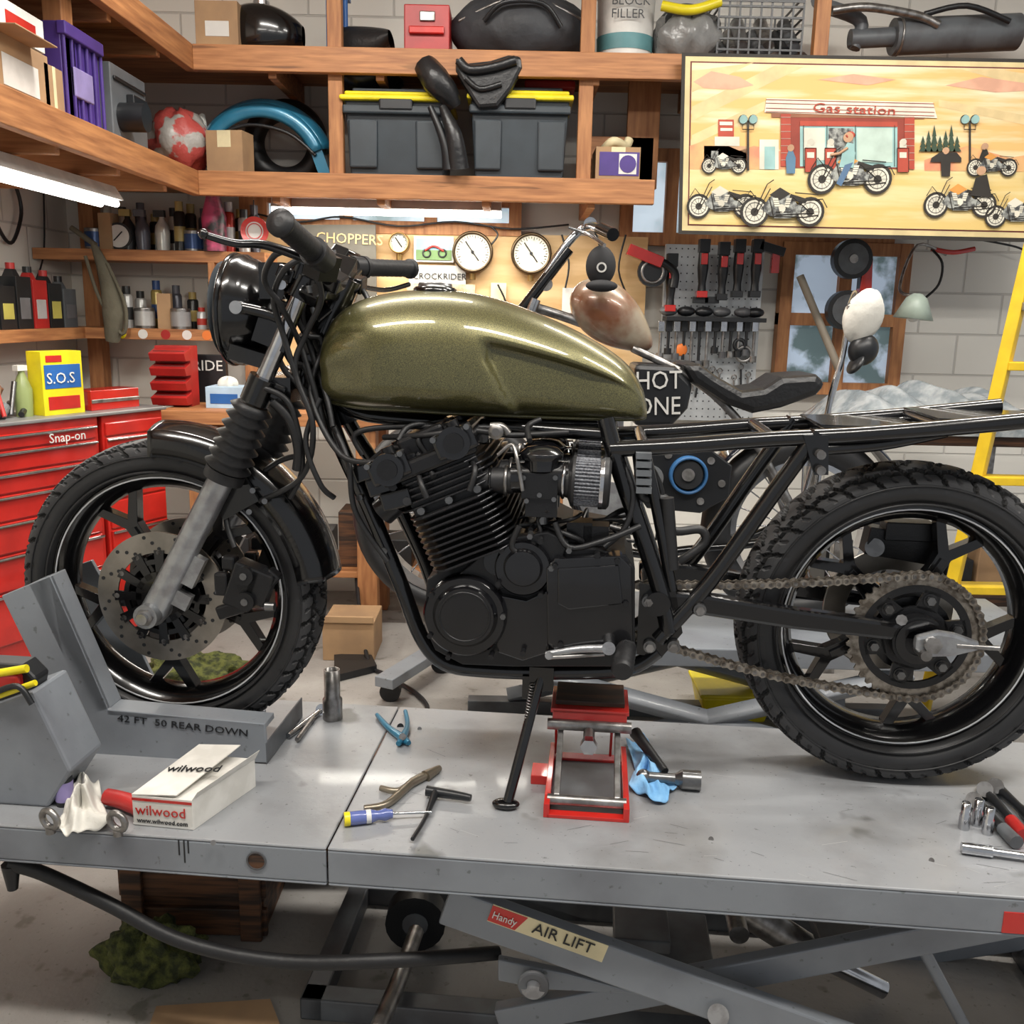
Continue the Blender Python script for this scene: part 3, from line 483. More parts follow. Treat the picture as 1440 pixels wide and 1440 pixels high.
def bbike(u,v,s,m,k=12):
    for du,r in((-26*s,13*s),(26*s,13*s)):
        c=W(u+du,v+4*s,yb-k*.0012); R=r*4.1/1330; b.ann(c,(0,1,0),R*.8,R,.001,BK2,n=20); b.ann(c,(0,1,0),R*.1,R*.8,.0008,BW2,n=20); b.ann(c-V((0,.001,0)),(0,1,0),R*.0,R*.28,.0008,BK2,n=10); b.ann(c-V((0,.0008,0)),(0,1,0),R*.6,R*.65,.0008,BK2,n=16)
        for q in range(6): t=q*pi/6; dx,dz=cos(t)*r*.75,sin(t)*r*.75; bline([(u+du-dx,v+4*s-dz),(u+du+dx,v+4*s+dz)],k+.6,.0007)
    bpoly([(u-20*s,v+2),(u-10*s,v-12*s),(u+8*s,v-12*s),(u+14*s,v-3*s),(u+24*s,v+2),(u+8*s,v+10*s),(u-8*s,v+10*s)],BGR,k+1)
    bpoly([(u-12*s,v-12*s),(u-2*s,v-19*s),(u+8*s,v-13*s),(u-2*s,v-7*s)],m,k+2); bpoly([(u+8*s,v-13*s),(u+24*s,v-8*s),(u+22*s,v-4*s),(u+6*s,v-7*s)],BK2,k+2)
    for pts in(((-26,4),(-14,-22),(-8,-26)),((-22,-6),(-30,-16),(-36,-6)),((-12,8),(20,9),(34,7)),((-12,-10),(-8,10)),((10,-10),(26,4)),((12,-14),(34,-12)),((-6,4),(8,4)),((-6,7),(30,5)),((-23,4),(-11,-18)),((14,-6),(38,-8),(42,0))): bline([(u+x*s,v+y*s) for x,y in pts],k+2,.0014*s)
    b.cyl(W(u-1*s,v+1*s,yb-(k+2.5)*.0012),W(u-1*s,v+1*s,yb-(k+3)*.0012),.012*s,BW2,n=12); bpoly([(u-7*s,v-1*s),(u-9*s,v-9*s),(u-4*s,v-9*s),(u-2*s,v-1*s)],BW2,k+3); bpoly([(u+2*s,v-1*s),(u+4*s,v-9*s),(u+9*s,v-9*s),(u+6*s,v)],BW2,k+3)
    for q in range(3): bline([(u-8*s,v-(3+2*q)*s),(u-3*s,v-(3+2*q)*s)],k+3.5,.0007); bline([(u+3*s,v-(3+2*q)*s),(u+8*s,v-(3+2*q)*s)],k+3.5,.0007)
bbike(1195,246,1.5,BOR); bpoly([(1180,235),(1185,212),(1192,200),(1200,202),(1203,215),(1200,236)],BTEAL,17); bpoly([(1188,232),(1200,228),(1183,262),(1176,258)],mat('b_denim',(.1,.18,.3),.7),17.5); bline([(1192,208),(1180,216),(1168,218)],18,.006,SKIN); b.cyl(W(1193,193,yb-.022),W(1193,193,yb-.024),.02,SKIN,n=12); b.sph(W(1196,190,yb-.022),(.02,.003,.015),BR,n=10)
bbike(1018,230,.8,BW2); bbike(1395,232,.9,BOR); bbike(1015,285,1.25,BW2); bbike(1100,292,1.5,BK2,18); bbike(1350,283,1.3,BOR); bbike(1430,300,1.15,BW2); bpoly([(1365,275),(1372,250),(1388,245),(1395,278)],BK2,18); b.cyl(W(1380,240,yb-.024),W(1380,240,yb-.026),.018,SKIN,n=12); bpoly([(1440,250),(1450,235),(1462,238),(1460,262)],MATS['b_denim'],18)
bo=b.build(); txt('lettering','Gas station',(0,0,0),.05,(1,0,-.02),(0,0,1),BR,parent=bo,sx=1.5).location=W(1142,157,yb-.013)
# ------------- yellow ladder
g=G('step_ladder',bev=.003)
def ln2(p,q,t): return p+(q-p)*t
for u0,u1 in((1438,1368),(1530,1510)):
    p=W(u0,400,3.4); q=W(u1,700,3.4); d=(q-p); e=p+d*(p.z/-d.z); e.z=0
    g.tube([p-d*.3,e],.03,LADY,n=4)
pa,qa,pb_,qb=W(1438,400,3.4),W(1368,700,3.4),W(1530,400,3.4),W(1510,700,3.4)
for i in range(-1,6):
    t=i*.27+.1; A=ln2(pa,qa,t);B=ln2(pb_,qb,t)
    if A.z>.05: B.z=A.z; g.box((A+B)/2,((B-A).length,.08,.03),LADY if i%2 else STL)
g.build()
# ------------- wrapped parts + table
g=G('side_table',bev=.003); a=W(1180,610,3.75); b2=W(1500,610,3.75); g.bb(a.x,b2.x,3.75,4.3,a.z-.04,a.z,WOODD); 
for x in(a.x+.03,b2.x-.08): g.bb(x,x+.05,3.77,3.82,0,a.z-.04,STL); g.bb(x,x+.05,4.22,4.27,0,a.z-.04,STL)
g.bb(a.x+.05,b2.x-.1,3.8,4.2,.3,.34,WOODD); g.build()
g=G('plastic_wrapped_parts')
ph=[random.random()*6 for _ in range(4)]
def fw_(s,t): 
    x=a.x-.03+(b2.x-a.x+.0)*s; y=3.72+.56*t; e=min(1,6*s*(1-s)+.1)*sin(pi*min(1,max(0,t)))**.35
    return V((x,y,a.z+.004+.2*e*(.75+.12*sin(17*s+ph[0])*sin(7*t)+.1*sin(31*s+ph[1]+5*t)+.06*sin(53*s+11*t))))
g.grid(fw_,110,30,PLW)
for i in range(8): g.box((a.x+.12+i*.11,3.98,a.z+.045),(.09,.2,.08),[DRK,STL,GRYD,WHT][i%4],rot=(0,0,i*23))
g.build()
g=G('under_table_parts',bev=.004)
for i in range(7): x=a.x+.1+i*.13; h=.1+.12*random.random(); g.box((x,4.0,.34+h/2),(.11,.2,h),[DRK,CRD,GRYD,ALU][i%4])
g.build()
# ------------- second lift + chopper (background)
Y2=3.05; T2=.47
g=G('second_motorcycle_lift',bev=.004); xa,xb=-.25,1.75; g.bb(xa,xb,Y2-.3,Y2+.3,T2-.06,T2,GRY)
for y in(Y2-.27,Y2+.27): 
    g.tube([(xa+.25,y,T2-.08),(xb-.5,y,.06)],.035,GRY,n=4,sub=1); g.tube([(xa+.25,y,.06),(xb-.5,y,T2-.08)],.035,GRY,n=4,sub=1); g.bb(xa+.1,xb-.3,y-.03,y+.03,0,.05,GRYD)
g.build()
ch=empty('chopper_motorcycle')
def C(u,v,dy=0): return W(u,v,Y2+dy)
rw=C(1125,700); rw.z=T2+.32; fw=C(640,700); fw.z=T2+.34
g=G('wheels',parent=ch)
for c,R,w in((rw,.27,.06),(fw,.3,.045)):
    g.tor(c,(0,1,0),R,w*.85,TYRS,sy=1.1); g.ann(c,(0,1,0),R-.06,R-.03,.06,CHR); g.cyl(c-V((0,.06,0)),c+V((0,.06,0)),.035,CHR)
    for i in range(20): t=2*pi*i/20; g.tube([c+V((0,(-1)**i*.03,0)),c+V((cos(t)*(R-.04),0,sin(t)*(R-.04)))],.0025,CHR,n=5)
g.build()
g=G('frame',parent=ch)
for dy in(-.07,.07): 
    g.tube([C(745,450,dy*.3),C(760,560,dy),C(840,760,dy),C(1000,770,dy),V((rw.x,Y2+dy*1.5,rw.z))],.014,BLK); g.tube([C(890,490,dy*.4),C(985,540,dy),C(1060,620,dy),V((rw.x,Y2+dy*1.5,rw.z))],.013,STL)
g.tube([C(745,430),C(820,455),C(905,495)],.016,STL)
for dy in(-.09,.09): g.tube([C(752,420,dy),V((fw.x,Y2+dy,fw.z))],.02,CHR); g.cyl(C(800,350,dy),C(700,480,dy),.017,BLK); g.tube([C(768,385,dy),C(800,340,dy),C(826,318,dy),C(852,325,dy*3)],.013,CHR); g.cyl(C(845,322,dy*3),C(862,330,dy*4),.018,BLK)
g.cyl(C(768,400,-.1),C(768,400,.1),.02,STL); g.cyl(C(830,315,-.1),C(830,315,.1),.02,CHR); g.tube([C(800,320,-.1),C(828,330,-.12),C(850,345,-.2)],.006,CHR)
for s in(-1,1): g.tube([C(1195,430,.08*s),C(1185,500,.08*s),C(1165,575,.08*s),V((rw.x+.02,Y2+.08*s,rw.z))],.009,CHR)
g.tube([C(1195,430,-.08),C(1202,412,0),C(1195,430,.08)],.009,CHR)
g.build()
g=G('fuel_tank',parent=ch); c=C(862,447); rt=Matrix.Rotation(radians(36),3,'Y')
g.sph((0,0,0),(.155,.09,.095),RST,n=36)
for p in g.v:
    t=(p.x/.155+1)/2; k=1.05-.5*t**2; p.y*=k; p.z*=k; q=rt@p; p.x,p.y,p.z=q.x+c.x,q.y+c.y,q.z+c.z
g.lathe([(.02,0),(.02,.02)],CHR,C(845,402),(0.3,0,1)); g.build()
g=G('seat',parent=ch,bev=.02); g.ext([C(u,v,-.11) for u,v in((958,512),(985,512),(1010,530),(1045,550),(1075,546),(1100,530),(1150,527),(1164,540),(1150,556),(1100,574),(1060,582),(1020,568),(975,538))],(0,.22,0),LEA); g.build()
g=G('rear_fender',parent=ch); g.grid(lambda s,t:rw+V((cos(radians(20+120*s))*(.35+.015*sin(pi*t)),(t-.5)*.15,sin(radians(20+120*s))*(.35+.015*sin(pi*t)))),24,8,mat('fender_dark',(.02,.025,.04),.2,0,.6)); g.build(.004)
g=G('oil_tank',parent=ch,bev=.015); g.ext([C(u,v,-.09) for u,v in((893,512),(950,515),(975,540),(968,575),(945,600),(893,600))],(0,.18,0),DRK); g.build(); txt('oil_tank_lettering','HOT\nONE',C(893,548,-.098),.08,(1,0,.05),(0,0,1),WHT,parent=ch,sx=.85)
g=G('primary_drive',parent=ch,bev=.005); 
g.ext([C(u,v,-.12) for u,v in((895,640),(920,625),(1000,632),(1030,655),(1025,700),(985,722),(910,715),(893,690))],(0,.05,0),DRK); g.ann(C(968,668,-.13),(0,1,0),.05,.06,.03,mat('drum_blue',(.04,.15,.35),.4)); g.cyl(C(968,668,-.14),C(968,668,-.11),.045,DRK); g.cyl(C(968,668,-.15),C(968,668,-.13),.02,STL); g.cyl(C(915,672,-.14),C(915,672,-.11),.04,GRYD)
for u,v in((1000,648),(1015,680),(985,705),(935,700),(940,640)): g.cyl(C(u,v,-.125),C(u,v,-.12),.012,STL,n=10)
for i in range(9): g.box(C(820+i*6,640-i*3,0),(.02,.16,.16),ALU)
g.cyl(C(850,720,-.08),C(850,720,.08),.1,ALU); g.build()
g=G('hanging_cap'); CB=mat('cap_black',(.02,.02,.022),.8); g.sph(W(845,374,2.93),(.045,.035,.058),CB,n=28,f=lambda a,b:1+.04*sin(3*b)); g.sph(W(846,402,2.9),(.048,.03,.018),CB,n=20); g.ann(W(846,376,2.893),(0,1,0),.01,.015,.002,WHT,n=16); g.tube([W(845,350,2.93),W(840,335,3.0),W(836,322,3.05)],.004,DRK); g.build()
g=G('trucker_cap'); g.sph(C(1214,445,-.08),(.058,.045,.085),WRAG,n=28,rot=Matrix.Rotation(radians(18),3,'Y'),f=lambda a,b:1+.05*sin(4*b)*sin(3*a)); g.sph(C(1214,492,-.09),(.045,.04,.05),DRK,n=24,rot=Matrix.Rotation(radians(25),3,'Y')); g.sph(C(1203,512,-.1),(.035,.05,.012),DRK,n=20,rot=Matrix.Rotation(radians(-60),3,'Y')); g.build()
# =========================================================== MAIN LIFT
lf=empty('motorcycle_lift',BK)
Y0,Y1=-.45,.19; TZ=.5
sx=LZ(445,1190).x+.02
g=G('deck',parent=lf,bev=.006); 
for xa,xb in((-1.35,sx-.0015),(sx+.0015,1.35)):
    g.bb(xa,xb,Y0,Y1,TZ-.006,TZ,GRYT); g.bb(xa,xb,Y0,Y0+.006,TZ-.072,TZ-.006,GRY); g.bb(xa,xb,Y0,Y0+.05,TZ-.078,TZ-.072,GRY); g.bb(xa,xb,Y1-.006,Y1,TZ-.072,TZ-.006,GRY)
g.bb(1.34,1.35,Y0,Y1,TZ-.07,TZ-.006,GRY); g.build()
g=G('deck_hole',parent=lf); c=L(360,1200,Y0-.001); c.z=TZ-.036; g.cyl(c,c+V((0,.004,0)),.017,WOODD); g.ann(c,(0,1,0),.016,.019,.003,GRYD,n=24)
g.cyl(LZ(563,1022,TZ+.001),LZ(563,1022,TZ),.008,DRK); g.bb(LZ(1436,1290).x,LZ(1436,1290).x+.05,Y0-.002,Y0,TZ-.07,TZ-.03,RED)
for u,v in((590,1025),(1000,1180),(1310,1210),(300,1185)): g.cyl(LZ(u,v,TZ+.002),LZ(u,v,TZ),.005,STL,n=10)
random.seed(11)
SCR=mat('scratch',(.1,.1,.1),.6); SCL=mat('scratch_light',(.5,.5,.5),.4)
for i in range(46):
    u=random.uniform(470,1400); v=random.uniform(1040,1200)+(u-445)*.05; p=LZ(u,v,TZ+.0004); t=random.uniform(-.6,.6); l=random.uniform(.01,.06); d=V((cos(t)*l,sin(t)*l,0)); q=d.normalized().cross(V((0,0,1)))*.0004
    if p.y>Y0+.02: g.poly([p-q,p+d-q,p+d+q,p+q],SCR if i%3 else SCL)
c=L(258,1195,Y0-.001)
for k,(du,h) in enumerate(((0,.045),(8,.025),(-10,.03))): x=c.x+du*.001; g.bb(x,x+.0025,Y0-.001,Y0,TZ-.006-h,TZ-.005,DRK)
g.build()
g=G('scissor_legs',parent=lf,bev=.004)
def beam(a,b,y,h,th,m):
    a=V((a[0],y,a[1]));b=V((b[0],y,b[1]));d=(b-a).normalized();n=V((-d.z,0,d.x))*h/2; g.ext([a+n,b+n,b-n,a-n],(0,th,0),m)
def px(u,v,y): p=L(u,v,y); return (p.x,p.z)
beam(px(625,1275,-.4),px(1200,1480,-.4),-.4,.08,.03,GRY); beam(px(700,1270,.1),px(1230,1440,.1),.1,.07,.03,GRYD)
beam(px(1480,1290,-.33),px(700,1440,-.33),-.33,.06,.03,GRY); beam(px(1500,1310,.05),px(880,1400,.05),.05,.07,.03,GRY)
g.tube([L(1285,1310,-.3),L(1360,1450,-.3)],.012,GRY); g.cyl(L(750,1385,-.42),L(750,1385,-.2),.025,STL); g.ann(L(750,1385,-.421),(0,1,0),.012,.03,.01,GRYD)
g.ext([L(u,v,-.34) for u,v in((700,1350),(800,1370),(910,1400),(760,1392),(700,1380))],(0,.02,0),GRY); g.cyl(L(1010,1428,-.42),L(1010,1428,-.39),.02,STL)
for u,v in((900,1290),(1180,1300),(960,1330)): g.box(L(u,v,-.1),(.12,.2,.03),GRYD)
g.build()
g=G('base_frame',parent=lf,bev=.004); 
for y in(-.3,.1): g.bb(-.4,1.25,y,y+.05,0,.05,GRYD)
g.bb(-.4,-.35,-.3,.15,0,.05,GRYD); g.bb(1.2,1.25,-.3,.15,0,.05,GRYD); g.cyl((.5,-.26,.25),(.5,.12,.25),.02,STL); g.cyl((.7,-.1,.1),(.3,-.1,.35),.035,STL); g.cyl((.7,-.1,.1),(.85,-.1,.03),.02,CHR); g.build()
g=G('label',parent=lf); A=L(692,1276,-.402);B=L(850,1333,-.402);d=(B-A).normalized();n=V((-d.z,0,d.x)); A=A-n*.005
g.ext([A+n*.012,A+n*.012+d*.23,A-n*.026+d*.23,A-n*.026],(0,.001,0),CRM); g.ext([A+n*.010-V((0,.001,0)),A+n*.010+d*.07-V((0,.001,0)),A-n*.024+d*.055-V((0,.001,0)),A-n*.024-V((0,.001,0))],(0,.001,0),RED); g.build()
txt('label_text','AIR LIFT',A+d*.085-n*.015-V((0,.002,0)),.032,d,n,DRK,parent=lf,sx=1.05); txt('label_brand','Handy',A+d*.005-n*.014-V((0,.003,0)),.022,d,n,WHT,parent=lf,sx=.85)
g=G('wheel_chock',parent=lf,bev=.004)
def ep(pts,y,th,m,gg=None): (gg or g).ext([L(u,v,y) for u,v in pts],(0,th,0),m)
ep([(2,838),(70,810),(152,998),(372,1018),(376,1073),(112,1063)],-.15,.012,GRY)
ep([(40,822),(70,810),(152,998),(128,1005)],-.15,.06,GRY); ep([(150,998),(372,1018),(373,1026),(150,1006)],-.15,.06,GRY)
ep([(108,795),(128,788),(190,900),(230,985),(372,1000),(372,1040),(160,1020)],.09,.012,GRY)
g.bb(L(376,1073,-.15).x-.004,L(376,1073,-.15).x,-.15,.1,TZ,TZ+.05,GRYD); g.build()
txt('chock_writing','42 FT  50 REAR DOWN',L(165,1014,-.152),.022,(1,0,-.06),(0,0,1),DRK,parent=lf,sx=1.3)
g=G('front_wheel_vice',parent=lf,bev=.006); ep([(-60,1010),(45,972),(100,1085),(70,1165),(-60,1165)],-.38,.12,GRY); ep([(-60,930),(30,935),(50,955),(45,985),(-60,1005)],-.36,.05,DRK); g.tube([L(-20,985,-.39),L(50,960,-.39)],.006,YEL); g.tube([L(-20,950,-.37),L(38,940,-.37)],.008,YEL); g.box(L(15,955,-.36),(.05,.03,.03),REDD); g.tube([L(-10,975,-.4),L(25,965,-.4),L(45,990,-.4)],.006,DRK)
for p in g.v: p.z=max(p.z,TZ)
g.build()
# =========================================================== MOTORCYCLE
bike=empty('motorcycle',BK)
RW=L(1265,868,0); RW.z=TZ+.343; FW=L(249,832,0); FW.z=TZ+.342
def tyre(name,c,R,w,rim,K,ph):
    g=G(name,parent=bike); NP=14; N=K*NP; M=48; rc=(R+rim)/2; h=(R-rim)/2
    tri=lambda x:abs((x%1)*2-1)*2-1
    vs=[];D=[];T_=[]
    for j in range(M+1):
        f=radians(-152+304*j/M); lat=f/radians(84)
        for i in range(N):
            s=i/NP+ph; r=rc+h*copysign(abs(cos(f))**.75,cos(f)); y=w/2*copysign(abs(sin(f))**.8,sin(f)); d=0; al=abs(lat)
            if al<1:
                sg=1 if lat>0 else -1; q=(s+al*.7+(.5 if sg>0 else 0))%1
                if abs(lat-.2*tri(s))<.055: d=1
                if al>.24 and q<.15: d=1
                if al<.6 and abs(((s*1+lat*1.1)%1)-.5)<.06: d=.7
                if abs(al-.56-.07*tri(s+.25))<.05: d=1
                if al>.6 and abs(q-.55)<.06 and al<.85: d=.6
            elif abs(al-1.05)<.03: d=.3
            t=2*pi*i/N; r2=r-d*.008*abs(cos(f)) ; y2=y-copysign(d*.006*abs(sin(f)),y); vs.append(c+V((r2*cos(t),y2,r2*sin(t)))); D.append(d); T_.append(al)
    F1=[];F2=[];F3=[]
    for j in range(M):
        for i in range(N):
            q=(j*N+i,j*N+(i+1)%N,(j+1)*N+(i+1)%N,(j+1)*N+i); k=sum(D[x] for x in q)
            (F2 if k>=2 and T_[q[0]]<1 else (F3 if T_[q[0]]>1.02 else F1)).append(q)
    g.add(vs,F1,TYR)
    for Fs,m in((F2,TYRG),(F3,TYRS)):
        g.mt.append(m); ix=len(g.mt)-1
        for f in Fs: g.f.append(list(f)); g.m.append(ix); g.s.append(m is TYRS)
    for s in(-1,1): g.tor(c+V((0,s*(w/2*.93),0)),(0,1,0),rim+.012,.003,TYRS,n=96,k=6); g.tor(c+V((0,s*(w/2*.985),0)),(0,1,0),rc+.006,.0022,TYRS,n=96,k=6)
    return g
g=tyre('rear_tyre',RW,.343,.155,.255,32,0); g.build()
g=tyre('front_tyre',FW,.342,.125,.262,32,.3); g.build()
def rim(name,c,R,w,a0):
    g=G(name,parent=bike,bev=.003); h=w/2
    g.lathe([(R+.006,-h),(R-.004,-h-.002),(R-.012,-h+.006),(R-.03,-.018),(R-.032,.018),(R-.012,h-.006),(R-.004,h+.002),(R+.006,h)],BLK,c,(0,1,0),n=72,caps=False)
    for s in(-1,1): g.ann(c+V((0,s*(h+.003),0)),(0,1,0),R-.0065,R-.003,.002,RIMS,n=72)
    k=R/.26
    for i in range(5):
        t=radians(a0+72*i); X=V((cos(t),0,sin(t)));Z=V((-sin(t),0,cos(t)))
        pr=[(.045,-.028),(.13,-.015),(.165,-.016),(.232,-.062),(.236,-.042),(.182,0),(.236,.042),(.232,.062),(.165,.016),(.13,.015),(.045,.028)]
        g.ext([c+X*(a*k)+Z*b+V((0,-.015,0)) for a,b in pr],(0,.03,0),BLK)
        g.ext([c+X*(a*k)+Z*(b*.45)+V((0,-.021,0)) for a,b in ((.045,-.02),(.16,-.014),(.16,.014),(.045,.02))],(0,.042,0),BLK)
    g.cyl(c+V((0,-.045,0)),c+V((0,.045,0)),.055,BLK,n=32); return g
g=rim('front_rim',FW,.265,.085,50); g.cyl(FW-V((0,.05,0)),FW+V((0,.05,0)),.092,BLK,n=40); g.build()
g=rim('rear_rim',RW,.258,.1,64); g.build()
DSC=mat('disc_steel',(.34,.31,.27),.3,.9,col2=(.25,.23,.2),scale=15)
for s in(-1,1):
    g=G('brake_disc',parent=bike); c=FW+V((0,s*.072,0)); g.ann(c,(0,1,0),.1,.146,.005,DSC,n=64)
    for i in range(12):
        for k,r in enumerate((.109,.122,.136)): t=radians(i*30+k*7); p=c+V((r*cos(t),0,r*sin(t))); g.cyl(p-V((0,.0035,0)),p+V((0,.0035,0)),.0042,DRK,n=8)
        t=radians(i*30); X=V((cos(t),0,sin(t)));Z=V((-sin(t),0,cos(t)))
        g.ext([c+X*.045-Z*.008,c+X*.106-Z*.011,c+X*.106+Z*.011,c+X*.045+Z*.008],(0,.006*s,0),BLK)
        p=c+X*.101; g.cyl(p-V((0,.006,0)),p+V((0,.006,0)),.006,STL,n=10)
    g.ann(c,(0,1,0),.075,.086,.008,BLK); g.ann(c,(0,1,0),.03,.058,.012,BLK); g.cyl(c,c-V((0,s*.03,0)),.055,BLK)
    g.build()
def fork(y,near):
    g=G('fork_leg',parent=bike); q=lambda u,v:L(u,v,-.105)
    def pt(u,v): p=q(u,v); return V((p.x,y,p.z))
    A=pt(219,858);B=pt(322,655);C_=pt(360,562);D=pt(428,402)
    d=(B-A).normalized()
    g.tube([A-d*.025,A,A+(B-A)*.25,A+(B-A)*.9,B],[.02,.03,.028,.027,.03],ALU,n=24,sub=3)
    g.cyl(A-V((0,.045,0)),A+V((0,.045,0)),.026,ALU); g.cyl(A-V((0,.062,0)),A-V((0,.03,0)),.012,CHR,n=12); g.cyl(A-V((0,.052,0)),A-V((0,.04,0)),.019,STL,n=6)
    bl=[]; Ln=(C_-B).length
    for i in range(15): bl.append(((.05 if i%2 else .036)-.006*i/14,Ln*i/14-.01))
    g.lathe(bl,RUB,B,(C_-B),n=28); g.lathe([(.042,-.03),(.042,-.008)],RUB,B,(C_-B))
    g.cyl(C_,D,.0185,CHR,n=20); dd=(D-C_).normalized()
    g.cyl(C_-dd*.005,C_+dd*.05,.03,BLK); g.cyl(D-dd*.025,D+dd*.02,.029,BLK); g.cyl(D+dd*.02,D+dd*.03,.02,CHR,n=8)
    g.box(A+(B-A)*.3+V((.035,0,0)),(.04,.02,.07),ALU,rot=(0,27,0)); g.box(A+(B-A)*.1+V((.04,0,0)),(.05,.02,.035),ALU,rot=(0,27,0)); g.build()
    return A,B,C_,D
fk=fork(-.11,1); fk2=fork(.11,0)
g=G('triple_clamps',parent=bike,bev=.006)
for t,h in((.1,.035),(.97,.022)):
    p=fk[2]+(fk[3]-fk[2])*t; p=V((p.x,0,p.z)); g.box(p+V((.02,0,0)),(.07,.24,h),BLK,rot=(0,22,0)); 
p=V(fk[2]);q=V(fk[3]); p.y=q.y=0; off=V((.06,0,.02)); g.cyl(p+off,q+off,.03,BLK); g.build()
g=G('brake_caliper',parent=bike,bev=.005)
for y in(-.1,.075):
    c=L(345,822,-.1); c.y=y; g.box(c,(.06,.05,.1),ENG,rot=(0,20,0)); g.box(c+V((.035,-.005,0)),(.05,.04,.075),ENG,rot=(0,20,0)); 
    for dz in(-.028,.028): g.cyl(c+V((.01,-.035,dz)),c+V((.01,-.02,dz)),.02,ENG); g.cyl(c+V((.01,-.038,dz)),c+V((.01,-.03,dz)),.008,BOLT,n=8)
    g.box(c+V((-.035,.01,.045)),(.03,.03,.03),ENG); g.cyl(c+V((.05,-.02,-.04)),c+V((.07,-.02,-.04)),.01,BOLT); g.box(c+V((-.03,0,-.055)),(.07,.02,.03),ENG,rot=(0,-20,0))
    g.box(c+V((.06,0,.02)),(.03,.03,.03),ENG,rot=(0,40,0)); g.box(c+V((-.05,0,.0)),(.03,.025,.05),ENG)
g.tube([L(330,770,-.1),L(318,725,-.08),L(340,690,-.06),L(390,650,-.05),L(425,640,-.05)],.006,RUB); g.build()
g=G('front_fender',parent=bike)
def ff(s,t):
    a=radians(8+84*s); R=.36+.02*sin(pi*t)+(-.05 if t<.01 or t>.99 else 0)
    return FW+V((cos(a)*R,(t-.5)*.165,sin(a)*R))
g.grid(ff,40,14,BLK); g.build(.004)
g=G('fender_braces',parent=bike)
for u,v in((372,705),(355,690),(350,720)): g.cyl(L(u,v,-.1),L(u,v,-.08),.006,BOLT)
g.box(L(330,700,-.085),(.09,.01,.06),BLK,rot=(0,-30,0)); g.build()
g=G('headlight',parent=bike); c=L(344,436,0); 
g.lathe([(.0,-.02),(.07,-.018),(.1,-.006),(.112,.0),(.115,.01),(.115,.025),(.108,.035),(.108,.04),(.1,.06),(.08,.085),(.05,.1),(.0,.105)],BLK,c+V((-.02,0,0)),(1,0,-.05),n=40); g.tor(c+V((-.018,0,0)),(1,0,-.05),.112,.006,BLK)
g.lathe([(.0,-.001),(.1,.001)],mat('lens',(.4,.45,.5),.1,.3,1),c+V((-.041,0,0)),(1,0,0),caps=False)
e=L(322,432,-.13); x_=e.x+.015; g.cyl(V((x_,-.135,e.z)),V((x_,-.105,e.z)),.013,CHR,n=16); g.tube([V((x_,-.12,e.z)),L(370,440,-.12),L(395,450,-.115),V((fk[2]+(fk[3]-fk[2])*.6))],.012,BLK); g.tube([V((x_,.12,e.z)),V(fk2[2]+(fk2[3]-fk2[2])*.6)],.012,BLK)
g.box(L(385,395,-.11),(.05,.03,.07),BLK); g.box(L(385,470,-.11),(.07,.03,.05),BLK,rot=(0,20,0)); g.cyl(L(395,400,-.14),L(395,400,-.12),.01,CHR); g.box(L(360,500,-.06),(.08,.1,.03),BLK,rot=(0,15,0)); g.build()
g=G('handlebar',parent=bike); 
a0=L(393,312,-.42);a1=L(444,356,-.29);a2=L(462,392,-.12);a3=L(470,402,0);b2_=L(492,395,.12);b1=L(508,376,.22);b0=L(578,378,.4)
g.tube([a1,a2,a3,b2_,b1],.0125,BLK,sub=6)
def grip(a,b):
    n=22; pr=[]; Ln=(b-a).length
    for i in range(n+1): pr.append((.0205 if i%2 else .0185,Ln*i/n))
    g.lathe(pr,RUB,a,b-a,n=18); g.lathe([(.008,-.002),(.024,0),(.024,.008),(.018,.01)],RUB,a,b-a); g.lathe([(.026,Ln-.012),(.026,Ln)],RUB,a,b-a)
    d=(b-a).normalized(); g.cyl(b,b+d*.035,.024,DRK); return d
d=grip(a0,a1); grip(b0,b1)
g.box(a1+d*.05+V((-.01,0,-.005)),(.04,.05,.045),BLK,rot=(0,20,-25)); p=a1+d*.045+V((-.02,0,.0))
g.tube([p,L(375,345,-.33),L(330,342,-.38),L(287,330,-.42)],[.009,.008,.007,.006],BLK); g.sph(L(286,329,-.42),.009,BLK,n=10); g.tube([b1+V((.0,0,.01)),L(505,362,.3),L(480,352,.33),L(470,358,.36)],.007,BLK); g.tube([L(494,400,.1),L(540,408,.3),L(575,400,.4)],.006,BLK)
g.build()
g=G('instruments_and_clamps',parent=bike,bev=.004)
for (u,v,y,s) in((430,385,-.1,.05),(455,372,-.05,.045),(480,382,0,.05),(440,410,-.12,.04),(462,408,.05,.05),(425,355,-.15,.035),(405,385,-.12,.035),(488,408,.1,.04),(475,360,.08,.035),(445,440,-.03,.05),(440,480,-.02,.05),(470,395,-.1,.04),(500,400,.05,.04)):
    g.box(L(u,v,y),(s,s*1.2,s*.8),BLK,rot=(random.random()*60,random.random()*40,0)); g.cyl(L(u-6,v-8,y-.03),L(u-4,v+2,y-.03),.005,BOLT,n=8)
for y in(-.12,.12): g.cyl(L(418,392,y),L(425,370,y),.018,BLK); g.cyl(L(425,370,y),L(426,366,y),.008,CHR,n=6)
g.build()
g=G('cables',parent=bike)
